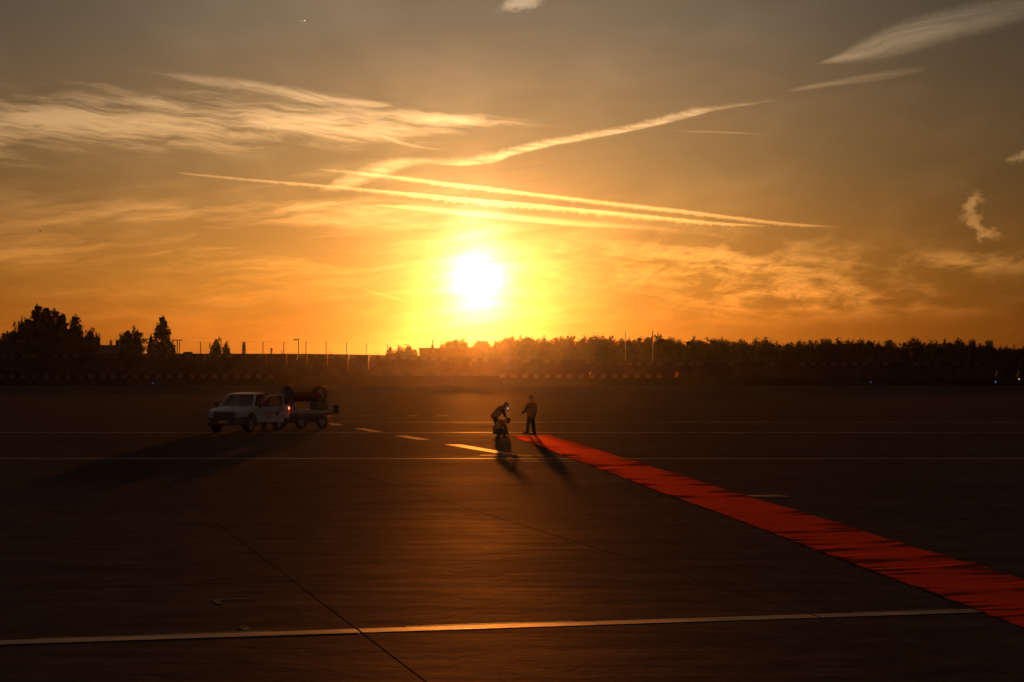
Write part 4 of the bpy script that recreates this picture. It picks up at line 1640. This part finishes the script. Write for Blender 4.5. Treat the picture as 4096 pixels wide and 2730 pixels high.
# ------------------------------------------------------------------ pickup truck
mat('white_paint_car', (0.50, 0.49, 0.475), 0.30, coat=0.5, var=0.06, nscale=3)
mat('black_plastic', (0.018, 0.018, 0.018), 0.55, var=0.2)
mat('tyre_rubber', (0.016, 0.016, 0.016), 0.85, var=0.3, bump=0.3)
mat('rim_steel', (0.25, 0.25, 0.25), 0.4, 0.7)
mat('seat_cloth', (0.03, 0.03, 0.032), 0.9)
mat('lamp_lens', (0.35, 0.36, 0.38), 0.08, spec=0.8, var=0.05, metal=0.6)
mat('red_lens', (0.40, 0.01, 0.008), 0.15, emit=(1.0, 0.03, 0.01), es=0.25)
mat('lit_red_lens', (0.6, 0.05, 0.04), 0.2, emit=(1.0, 0.16, 0.12), es=6.0)
mat('decal_red', (0.42, 0.03, 0.02), 0.4, var=0.05)
mat('decal_dark', (0.05, 0.06, 0.05), 0.4, var=0.05)
mat('plate_amber', (1.0, 0.62, 0.24), 0.5, 0.0, var=0.02)
mat('plate_ink', (0.02, 0.015, 0.01), 0.6, var=0.05)
mat('bare_wood', (0.16, 0.10, 0.06), 0.8, var=0.35, nscale=6)
mat('dark_wood', (0.045, 0.028, 0.018), 0.85, var=0.35, nscale=6)
mat('carpet_roll', (0.13, 0.008, 0.006), 0.95, var=0.3, nscale=12)
mat('pale_disc', (0.40, 0.38, 0.34), 0.7, var=0.12)


def glass_mat():
    m = bpy.data.materials.new('window_glass')
    m.use_nodes = True
    nt = NT(m.node_tree)
    nt.n.remove(nt.n['Principled BSDF'])
    t = nt.new('ShaderNodeBsdfTransparent')
    t.inputs['Color'].default_value = (0.62, 0.64, 0.60, 1)
    g = nt.new('ShaderNodeBsdfGlossy')
    g.inputs['Roughness'].default_value = 0.04
    tc = nt.new('ShaderNodeTexCoord')
    n = nt.noise(tc.outputs['Object'], 3.0, 3, 0.5)
    mx = nt.new('ShaderNodeMixShader')
    nt.l.new((n * 0.06 + 0.06).s, mx.inputs[0])
    nt.l.new(t.outputs[0], mx.inputs[1])
    nt.l.new(g.outputs[0], mx.inputs[2])
    nt.l.new(mx.outputs[0], nt.n['Material Output'].inputs['Surface'])
    MATS['glass'] = m


glass_mat()


def text_mesh(name, s, size, m, parent, matrix, extrude=0.002, bold=0.0):
    cu = bpy.data.curves.new(name, 'FONT')
    cu.body = s
    cu.size = size
    cu.align_x = 'CENTER'
    cu.align_y = 'CENTER'
    cu.extrude = extrude
    cu.offset = bold
    t = bpy.data.objects.new('tmp', cu)
    COL.objects.link(t)
    dg = bpy.context.evaluated_depsgraph_get()
    me = bpy.data.meshes.new_from_object(t.evaluated_get(dg))
    bpy.data.objects.remove(t)
    me.name = name
    me.materials.clear()
    me.transform(matrix)
    return link(name, me, MATS[m], parent)


def wheel(parent, c, side, R=0.375, w=0.24):
    """side +1 when the outer face looks to +y"""
    t = MB().lathe(c, (0, side, 0), [(-w / 2, R * .62), (-w / 2, R * .93), (-w / 2 + .03, R), (w / 2 - .03, R), (w / 2, R * .93), (w / 2 - .01, R * .64), (w / 2 - .05, R * .60), (-w / 2, R * .60)], 32)
    wo = t.build('wheel', MATS['tyre_rubber'], parent, True)
    r_ = MB().lathe(c, (0, side, 0), [(w / 2 - .03, R * .61), (w / 2 - .06, R * .52), (w / 2 - .09, R * .30), (w / 2 - .05, R * .18), (w / 2 - .04, 0)], 24)
    for i in range(6):
        a = i * math.pi / 3
        p = Vector(c) + Vector((math.cos(a) * R * .4, side * (w / 2 - .065), math.sin(a) * R * .4))
        r_.box(p, (.05, .05, .05))
    r_.build('rim', MATS['rim_steel'], wo, True)
    return wo


def loft(sections, closed=True):
    """sections: lists of equal-length point loops"""
    mb = MB()
    n = len(sections[0])
    vs = [p for s in sections for p in s]
    fs = []
    for k in range(len(sections) - 1):
        for i in range(n):
            j = (i + 1) % n
            fs.append((k * n + i, k * n + j, (k + 1) * n + j, (k + 1) * n + i))
    fs.append(tuple(reversed(range(n))))
    fs.append(tuple((len(sections) - 1) * n + i for i in range(n)))
    return mb.add(vs, fs)


def pickup():
    # local frame: +x forward, +y left, origin on the ground under the middle of the front axle
    fl = gnd(996, 1731)          # front left tyre contact
    head = math.atan2(-0.955, -0.297)
    fw = Vector((math.cos(head), math.sin(head), 0))
    lf = Vector((-fw.y, fw.x, 0))
    org = fl - lf * 0.79
    t = empty('pickup_truck', org, head)
    prop(t, 'white pickup truck with its driver door swung open', 'pickup truck')
    W, M = 'white_paint_car', MATS

    def sec(x, zb, zt, hw, hb=None, r=0.10, crown=0.02):
        hb = hw * 0.96 if hb is None else hb
        return [(x, -hb, zb), (x, -hw, zb + (zt - zb) * .35), (x, -hw, zt - r), (x, -hw + r * .5, zt - r * .25), (x, -hw + r * 1.4, zt),
                (x, 0, zt + crown),
                (x, hw - r * 1.4, zt), (x, hw - r * .5, zt - r * .25), (x, hw, zt - r), (x, hw, zb + (zt - zb) * .35), (x, hb, zb)]
    # lower body: nose, wings, cab sides
    body = loft([sec(0.86, .62, .92, .62, .60), sec(0.80, .50, 1.00, .72, .70), sec(0.66, .42, 1.05, .82, .80), sec(0.40, .42, 1.09, .88, .86),
                 sec(-0.1, .42, 1.13, .91, .89), sec(-0.62, .42, 1.17, .92, .90), sec(-1.0, .42, 1.17, .925, .90), sec(-2.15, .42, 1.17, .925, .90)])
    bo = body.build('body', M[W], t, True)
    cut = MB().cyl((0, -1.2, .40), (0, 1.2, .40), .47, .47, 28).build('cutter')
    cut2 = MB().box((-1.5, .70, .87), (1.02, .6, .80)).build('cutter')     # driver's doorway
    cut3 = MB().box((-1.5, 0, .95), (1.15, 1.5, .80)).build('cutter')      # cab inside
    cut4 = MB().prism([(-.45, .0), (.45, .0), (.30, .55), (-.30, .55)], 'x', .70, 1.1).build('cutter')
    for c in (cut, cut2, cut3):
        c.parent = t
    cut4.parent = t
    bpy.context.view_layer.update()
    for c in (cut, cut2, cut3):
        md = bo.modifiers.new('b', 'BOOLEAN')
        md.object = c
        md.operation = 'DIFFERENCE'
        md.solver = 'EXACT'
    dg = bpy.context.evaluated_depsgraph_get()
    nm = bpy.data.meshes.new_from_object(bo.evaluated_get(dg))
    bo.modifiers.clear()
    bo.data = nm
    for c in (cut, cut2, cut3, cut4):
        bpy.data.objects.remove(c)
    nm.polygons.foreach_set('use_smooth', [False] * len(nm.polygons))
    # cab: roof and pillars
    roof = loft([[(-.98, y * .60, 1.70) for y in (-1, -.5, 0, .5, 1)] + [(-.98, y * .60, 1.665) for y in (1, .5, 0, -.5, -1)],
                 [(-1.2, y * .66, 1.745 - .02 * abs(y)) for y in (-1, -.5, 0, .5, 1)] + [(-1.2, y * .66, 1.69) for y in (1, .5, 0, -.5, -1)],
                 [(-1.75, y * .67, 1.765 - .02 * abs(y)) for y in (-1, -.5, 0, .5, 1)] + [(-1.75, y * .67, 1.71) for y in (1, .5, 0, -.5, -1)],
                 [(-2.12, y * .65, 1.735 - .02 * abs(y)) for y in (-1, -.5, 0, .5, 1)] + [(-2.12, y * .65, 1.68) for y in (1, .5, 0, -.5, -1)],
                 [(-2.20, y * .62, 1.69) for y in (-1, -.5, 0, .5, 1)] + [(-2.20, y * .62, 1.65) for y in (1, .5, 0, -.5, -1)]])
    roof.build('roof', M[W], t, True)
    for s in (-1, 1):
        MB().bar((-.38, s * .83, 1.14), (-1.02, s * .63, 1.69), .085, .07).build('windscreen_pillar', M[W], t)
        MB().bar((-2.08, s * .83, 1.16), (-2.14, s * .64, 1.69), .16, .07).build('rear_pillar', M[W], t)
        MB().bar((-1.02, s * .64, 1.69), (-2.14, s * .65, 1.70), .07, .06).build('roof_rail', M[W], t)
    MB().add([(-.40, -.80, 1.15), (-.40, .80, 1.15), (-1.0, .61, 1.68), (-1.0, -.61, 1.68), (-.415, -.80, 1.15), (-.415, .80, 1.15), (-1.015, .61, 1.68), (-1.015, -.61, 1.68)],
             [(0, 1, 2, 3), (7, 6, 5, 4), (0, 4, 5, 1), (1, 5, 6, 2), (2, 6, 7, 3), (3, 7, 4, 0)]).build('windscreen', M['glass'], t)
    MB().box((-2.13, 0, 1.42), (.012, 1.36, .48)).build('rear_window', M['glass'], t)
    MB().add([(-.55, -.845, 1.18), (-2.02, -.845, 1.18), (-2.06, -.66, 1.66), (-1.08, -.66, 1.66), (-.55, -.855, 1.18), (-2.02, -.855, 1.18), (-2.06, -.67, 1.66), (-1.08, -.67, 1.66)],
             [(0, 1, 2, 3), (7, 6, 5, 4), (0, 4, 5, 1), (1, 5, 6, 2), (2, 6, 7, 3), (3, 7, 4, 0)]).build('side_window', M['glass'], t)
    MB().box((-2.15, 0, .80), (.05, 1.74, .72)).build('cab_back_panel', M[W], t)
    MB().box((-.72, 0, 1.06), (.36, 1.5, .18)).build('dashboard', M['black_plastic'], t, bevel=.03)
    for s in (-1, 1):
        MB().box((-1.62, s * .38, .78), (.5, .5, .16)).build('seat', M['seat_cloth'], t, bevel=.04)
        sb = MB().box((-1.92, s * .38, 1.12), (.13, .5, .64), Matrix.Rotation(math.radians(-10), 3, 'Y')).build('seat_back', M['seat_cloth'], t, bevel=.05)
        MB().box((-1.98, s * .38, 1.54), (.10, .28, .20)).build('headrest', M['seat_cloth'], sb, bevel=.03)
    sw = MB()
    for i in range(16):
        a, b = 2 * math.pi * i / 16, 2 * math.pi * (i + 1) / 16
        q = lambda an: (-1.02 - .10 * math.sin(an) * .6, .38 + .18 * math.cos(an), 1.14 + .17 * math.sin(an))
        sw.cyl(q(a), q(b), .016, .016, 6)
    sw.bar((-1.02, .22, 1.14), (-1.02, .54, 1.14), .03)
    sw.build('steering_wheel', M['black_plastic'], t)
    MB().box((-.93, 0, 1.60), (.03, .24, .07)).build('rear_view_mirror', M['black_plastic'], t)
    # black front end
    bmp = loft([[(.98, -.50, .34), (.98, .50, .34), (.985, .52, .66), (.985, -.52, .66)],
                [(.93, -.78, .34), (.93, .78, .34), (.92, .80, .66), (.92, -.80, .66)],
                [(.72, -.90, .36), (.72, .90, .36), (.72, .91, .70), (.72, -.91, .70)],
                [(.44, -.935, .40), (.44, .935, .40), (.44, .935, .72), (.44, -.935, .72)]])
    bmp.build('front_bumper', M['black_plastic'], t, bevel=.02)
    g = MB().box((.90, 0, .80), (.08, .98, .30))
    go = g.build('grille', M['black_plastic'], t, bevel=.03)
    for z in (.74, .82, .90):
        MB().box((.945, 0, z), (.03, .90, .03)).build('grille_bar', M['dark_steel'], go)
    for s in (-1, 1):
        hl = MB().add([(.90, s * .52, .72), (.84, s * .74, .74), (.62, s * .875, .90), (.52, s * .885, 1.0), (.80, s * .56, .94),
                       (.84, s * .50, .72), (.78, s * .70, .74), (.56, s * .84, .90), (.46, s * .84, 1.0), (.74, s * .52, .94)],
                      [(0, 1, 2, 3, 4), (9, 8, 7, 6, 5), (0, 5, 6, 1), (1, 6, 7, 2), (2, 7, 8, 3), (3, 8, 9, 4), (4, 9, 5, 0)])
        ho_ = hl.build('headlight', M['lamp_lens'], t)
        for (x, y, z) in ((.87, .62, .88), (.88, .60, .78)):
            MB().lathe((x, s * y, z), (1, 0, 0), [(0, .045), (.03, .05), (.035, 0)], 12).build('bulb', M['galv_steel'], ho_)
        MB().lathe((.955, s * .66, .53), (1, 0, 0), [(-.03, .075), (.0, .07), (.01, .0)], 14).build('fog_lamp', M['lamp_lens'], t)
        mr = MB().box((-.62, s * 1.05, 1.22), (.12, .22, .24)).build('door_mirror', M['black_plastic'], t, bevel=.04)
        if s < 0:
            MB().bar((-.60, s * .90, 1.16), (-.62, s * .98, 1.20), .05).build('mirror_stalk', M['black_plastic'], mr)
        else:
            bpy.data.objects.remove(mr)
        # black wheel arch lips
        for xc, yo, wd in ((0, .925, .07), (-3.1, .915, .05)):
            pts = []
            for i in range(15):
                an = math.radians(-12 + 204 * i / 14)
                pts.append((math.cos(an), math.sin(an)))
            a = MB()
            vs, fs = [], []
            for cx_, sz_ in pts:
                for rr in (.46 - wd / 2, .46 + wd / 2):
                    for yy_ in (yo - .03, yo + .03):
                        vs.append((xc + cx_ * rr, s * yy_, .40 + sz_ * rr))
            for i in range(14):
                p_, q_ = 4 * i, 4 * i + 4
                fs += [(p_, p_ + 1, q_ + 1, q_), (p_ + 2, q_ + 2, q_ + 3, p_ + 3), (p_, q_, q_ + 2, p_ + 2), (p_ + 1, p_ + 3, q_ + 3, q_ + 1)]
            fs += [(0, 2, 3, 1), (56, 57, 59, 58)]
            a.add(vs, fs).build('wheel_arch', M['black_plastic'], t)
        wheel(t, (0, s * .79, .375), s)
        wheel(t, (-3.1, s * .79, .375), s)
        MB().box((-1.55, s * .84, .40), (1.6, .10, .08)).build('side_step', M['black_plastic'], t)
        # load bed side
        bd = MB().box((-3.17, s * .86, .86), (1.95, .10, .62))
        bd_o = bd.build('bed_side', M[W], t, bevel=.02)
        c = MB().cyl((-3.1, s * 1.2, .40), (-3.1, s * .6, .40), .46, .46, 24).build('cutter')
        c.parent = t
        bpy.context.view_layer.update()
        md = bd_o.modifiers.new('b', 'BOOLEAN')
        md.object = c
        md.operation = 'DIFFERENCE'
        dg = bpy.context.evaluated_depsgraph_get()
        nm = bpy.data.meshes.new_from_object(bd_o.evaluated_get(dg))
        bd_o.modifiers.clear()
        bd_o.data = nm
        bpy.data.objects.remove(c)
        tl_ = MB().box((-4.155, s * .86, .88), (.03, .13, .40)).build('tail_light', M['red_lens'], t)
        if s > 0:
            MB().box((-4.135, .925, 1.01), (.06, .03, .09)).build('lit_lamp', M['lit_red_lens'], tl_)
    MB().box((-3.17, 0, .66), (1.95, 1.62, .06)).build('bed_floor', M['black_plastic'], t)
    MB().box((-4.13, 0, .88), (.05, 1.60, .56)).build('tailgate', M[W], t, bevel=.015)
    MB().box((-2.21, 0, .88), (.05, 1.60, .56)).build('bed_front', M[W], t)
    MB().box((-1.8, 0, .42), (4.3, .9, .10)).build('chassis', M['black_plastic'], t)
    MB().box((-4.22, 0, .48), (.16, 1.6, .16)).build('rear_bumper', M['black_plastic'], t, bevel=.02)
    # number plate
    pl = MB().box((1.0, 0, .49), (.02, .52, .11), Matrix.Rotation(math.radians(-4), 3, 'Y')).build('number_plate', M['plate_amber'], t)
    mx_ = Matrix(((0, 0, 1, 1.014), (1, 0, 0, 0.012), (0, 1, 0, .49), (0, 0, 0, 1)))
    text_mesh('plate_text', 'DV-755-RT', .105, 'plate_ink', pl, mx_, .001, 0.002)
    for y in (-.245, .245):
        MB().box((1.0125, y, .49), (.004, .03, .105)).build('plate_band', M['decal_dark'], pl)
    MB().box((.965, 0, .83), (.01, .22, .04)).build('badge', M['dark_steel'], go)
    # driver's door, swung open about its front hinge
    hinge = Vector((-.66, .93, 0))
    # door frame: local u runs from the hinge to the free edge
    dr = empty('driver_door', hinge)
    dr.parent = t
    ang = math.radians(180 - 66)
    dr.rotation_euler = (0, 0, ang)
    # built with +x along the door; with the door shut +x would point to the truck's tail, its skin at -y
    prof = [(0, .46), (1.14, .46), (1.15, .80), (1.15, 1.17), (0.0, 1.17), (-.02, .8)]
    skin = MB().prism(prof, 'y', -.06, .02).build('door_skin', M[W], dr, bevel=.02)
    fr = MB()
    for p, q in (((.0, 1.17), (.50, 1.63)), ((.50, 1.63), (1.10, 1.69)), ((1.10, 1.71), (1.13, 1.17))):
        fr.bar((p[0], -.02, p[1]), (q[0], -.02, q[1]), .06, .075 if p[0] < 1 else .13, up=(0, 1, 0))
    fr.build('window_frame', M[W], dr)
    MB().add([(.06, -.02, 1.17), (1.08, -.02, 1.17), (1.06, -.02, 1.66), (.52, -.02, 1.60), (.06, -.012, 1.17), (1.08, -.012, 1.17), (1.06, -.012, 1.66), (.52, -.012, 1.60)],
             [(0, 1, 2, 3), (7, 6, 5, 4), (0, 4, 5, 1), (1, 5, 6, 2), (2, 6, 7, 3), (3, 7, 4, 0)]).build('door_window', M['glass'], dr)
    MB().box((.56, -.068, 1.165), (1.1, .02, .03)).build('window_seal', M['black_plastic'], dr)
    MB().box((.98, -.085, 1.02), (.22, .04, .05)).build('door_handle', M['black_plastic'], dr, bevel=.01)
    mo = MB().box((.10, -.18, 1.22), (.12, .24, .22)).build('door_mirror', M['black_plastic'], dr, bevel=.04)
    # lettering seen on the outer skin
    flip = Matrix(((1, 0, 0, .50), (0, 0, -1, -.0635), (0, 1, 0, .84), (0, 0, 0, 1)))
    text_mesh('door_lettering', 'GSF', .24, 'decal_red', skin, flip, .0015, .006)
    MB().cyl((.86, -.062, .85), (.86, -.066, .85), .10, .10, 20).build('door_emblem', M['decal_dark'], skin)
    MB().box((.62, -.064, .70), (.66, .004, .018)).build('decal_line', M['decal_red'], skin)
    MB().box((.55, -.064, .665), (.42, .004, .012)).build('decal_line', M['decal_dark'], skin)
    return t, org, fw, lf


truck, T_org, T_fw, T_lf = pickup()

# the driver standing behind the open door
P = jp(None, 90.1, 0.272, 760.0, 1480.0)
J = dict(pelvis=P(1082, 610), chest=P(1088, 478), neck=P(1098, 408), head=P(1112, 366),
         shL=P(1044, 450, -.05), elL=P(1020, 520, -.15), wrL=P(1010, 490, -.32),
         shR=P(1138, 448, .05), elR=P(1150, 540, .1), wrR=P(1140, 590, -.02),
         hipL=P(1072, 618, -.05), knL=P(1074, 758, -.06), anL=P(1076, 876, -.04), toeL=P(1070, 898, -.22),
         hipR=P(1100, 618, .08), knR=P(1102, 756, .09), anR=P(1100, 872, .1), toeR=P(1096, 893, -.08))
person(J, (-0.5, -0.8, -0.2), 'driver in an orange vest standing behind the open truck door', 'workers on the apron', palm=(-0.4, -0.6, 0), cap=False)


# ------------------------------------------------------------------ carpet trailer behind the truck
def trailer():
    a, b = gnd(1204.7, 1716.6), gnd(1287.7, 1714.3)     # right-hand wheel contacts (image side facing us)
    ax = (b - a).normalized()                            # from the truck to the trailer's tail
    nrm = Vector((ax.y, -ax.x, 0))                       # towards the camera side
    wb = (b - a).length
    ang = math.atan2(ax.y, ax.x)
    t = empty('flatbed_trailer', a, ang)
    prop(t, 'four-wheeled flatbed trailer hitched behind the pickup', 'trailer')
    # local: +x to the tail, +y away from the camera side (left of +x), wheels on y=0
    Wd = 1.5
    x0, x1 = -.70, wb + .62
    bed = MB().box(((x0 + x1) / 2, Wd / 2, .78), (x1 - x0, Wd + .1, .08))
    bo = bed.build('deck', MATS['bare_wood'], t)
    fr = MB()
    for y in (-.02, Wd + .02):
        fr.box(((x0 + x1) / 2, y, .68), (x1 - x0, .06, .13))
    for x in (x0 + .1, .0, wb * .5, wb, x1 - .1):
        fr.box((x, Wd / 2, .66), (.08, Wd, .10))
    fr.build('frame', MATS['dark_steel'], t)
    sb = MB()
    sb.box(((x0 + x1) / 2, -.07, .80), (x1 - x0, .03, .16))
    sb.build('side_board', MATS['galv_steel'], t)
    for x in (0, wb):
        MB().cyl((x, 0, .30), (x, Wd, .30), .04, .04, 8).build('axle', MATS['dark_steel'], t)
        MB().box((x, Wd / 2, .46), (.12, Wd * .8, .26)).build('spring', MATS['dark_steel'], t)
        for y, s in ((0, -1), (Wd, 1)):
            wheel(t, (x, y, .305), s, .305, .19)
    db = MB()
    db.bar((x0, Wd / 2 - .35, .60), (x0 - 1.0, Wd / 2, .46), .07)
    db.bar((x0, Wd / 2 + .35, .60), (x0 - 1.0, Wd / 2, .46), .07)
    db.cyl((x0 - 1.0, Wd / 2, .36), (x0 - 1.0, Wd / 2, .54), .05, .05, 10)
    db.build('drawbar', MATS['dark_steel'], t)
    MB().box((x1 + .02, .2, .62), (.04, .16, .10)).build('tail_light', MATS['red_lens'], t)
    # the carpet reel: two big flanges, red roll between them
    zt = .83
    Rf = .54
    zc = zt + Rf + .14
    xa, xb = -.28, wb + .46
    yc = Wd / 2
    r = empty('carpet_reel', t.matrix_world @ Vector((0, 0, 0)))
    r.location = a
    r.rotation_euler = (0, 0, ang)
    prop(r, 'big cable-style reel with a red carpet roll on the trailer', 'reel')
    for x in (xa, xb):
        hole_r = 0.0 if x == xa else .36
        f = MB().lathe((x, yc, zc), (1, 0, 0), [(-.05, hole_r), (-.05, Rf - .04), (-.035, Rf), (.035, Rf), (.05, Rf - .04), (.05, hole_r)] + ([(-.05, hole_r)] if hole_r else []), 32)
        fo = f.build('flange', MATS['dark_wood'], r, True)
        if hole_r:
            lw = [(yc - .36, zc - .05), (yc + .36, zc - .05), (yc + .30, zc - .22), (yc, zc - .38), (yc - .30, zc - .22)]
            MB().prism(lw, 'x', x - .03, x + .03).build('flange_plate', MATS['dark_wood'], fo)
            MB().bar((x, yc, zc - .06), (x, yc, zc + .12), .035).bar((x, yc - .09, zc + .12), (x, yc + .09, zc + .12), .035).build('handle', MATS['dark_steel'], fo)
        for k in range(8 if not hole_r else 0):
            an = k * math.pi / 4
            for sx in (-.06, .06):
                MB().bar((x + sx, yc + math.cos(an) * .12, zc + math.sin(an) * .12), (x + sx, yc + math.cos(an) * (Rf - .08), zc + math.sin(an) * (Rf - .08)), .06, .018).build('plank', MATS['dark_wood'], fo)
    n = 40
    pr = []
    roll = MB()
    Rr = .24
    for k in range(2):
        pass
    prof = [(xa + .06, .05), (xa + .06, Rr)]
    steps = 18
    for i in range(1, steps):
        prof.append((xa + .06 + (xb - xa - .12) * i / steps, Rr + .012 * math.sin(i * 1.7)))
    prof += [(xb - .06, Rr), (xb - .06, .05)]
    MB().lathe((0, yc, zc), (1, 0, 0), prof, 28).build('carpet_roll', MATS['carpet_roll'], r, True)
    MB().cyl((xa - .22, yc, zc), (xb + .02, yc, zc), .045, .045, 12).build('shaft', MATS['galv_steel'], r)
    for x in (xa, xb):
        st = MB()
        for y in (yc - .55, yc + .55):
            st.bar((x + .15, y, zt), (x + .15, yc, zc), .07, .05)
            st.bar((x - .15, y, zt), (x - .15, yc, zc), .07, .05)
        st.bar((x + .15, yc - .6, zt + .03), (x + .15, yc + .6, zt + .03), .08, .06)
        st.bar((x - .15, yc - .6, zt + .03), (x - .15, yc + .6, zt + .03), .08, .06)
        st.build('cradle', MATS['dark_steel'], r)
    # loose timbers lying on the deck
    for k, (y, dz, sw) in enumerate(((.25, 0, .05), (.42, 0, -.04), (.33, .06, .12))):
        o = MB().bar((.05, y, zt + .025 + dz), (wb - .35, y + sw, zt + .035 + dz), .09, .045).build('timber', MATS['pale_disc'])
        o.matrix_world = t.matrix_world
        o.location, o.rotation_euler = a, (0, 0, ang)
        prop(o, ('front pale timber', 'rear pale timber', 'top pale timber')[k] + ' lying on the trailer deck under the reel', 'timber', 'timbers on the trailer deck')
    # winding motor at the tail
    w = empty('winding_motor', a, ang)
    prop(w, 'winding motor with hanging hoses on the tail end of the trailer', 'motor')
    mx0 = x1 - .30
    MB().box((mx0, yc - .1, zt + .22), (.5, .7, .40)).build('gear_case', MATS['dark_steel'], w, bevel=.03)
    MB().lathe((mx0 + .1, yc - .35, zt + .50), (0, 1, 0), [(-.2, 0), (-.2, .12), (.25, .12), (.25, 0)], 16).build('motor_body', MATS['dark_steel'], w, True)
    MB().bar((mx0 + .2, yc - .3, zt + .36), (x1 + .42, yc - .45, zt + .22), .06).build('bracket', MATS['galv_steel'], w)
    MB().box((x1 + .46, yc - .48, zt + .07), (.26, .20, .42)).build('fuel_can', MATS['black_plastic'], w, bevel=.04)
    for k, (dx, dz) in enumerate(((.02, -.62), (.14, -.34), (.20, -.42))):
        hs = MB()
        p0 = Vector((x1 + .36 + dx, yc - .52, zt - .1))
        hs.tube([p0, p0 + Vector((.02, 0, dz * .5)), p0 + Vector((-.01, .01, dz))], .014, 6)
        hs.build('hose', MATS['black_plastic'], w)
    MB().tube([Vector((mx0 + .05, yc - .3, zt + .62)), Vector((mx0 + .2, yc - .4, zt + .72)), Vector((mx0 + .32, yc - .42, zt + .55)), Vector((x1 + .35, yc - .45, zt + .28))], .02, 8).build('hose', MATS['galv_steel'], w)


trailer()
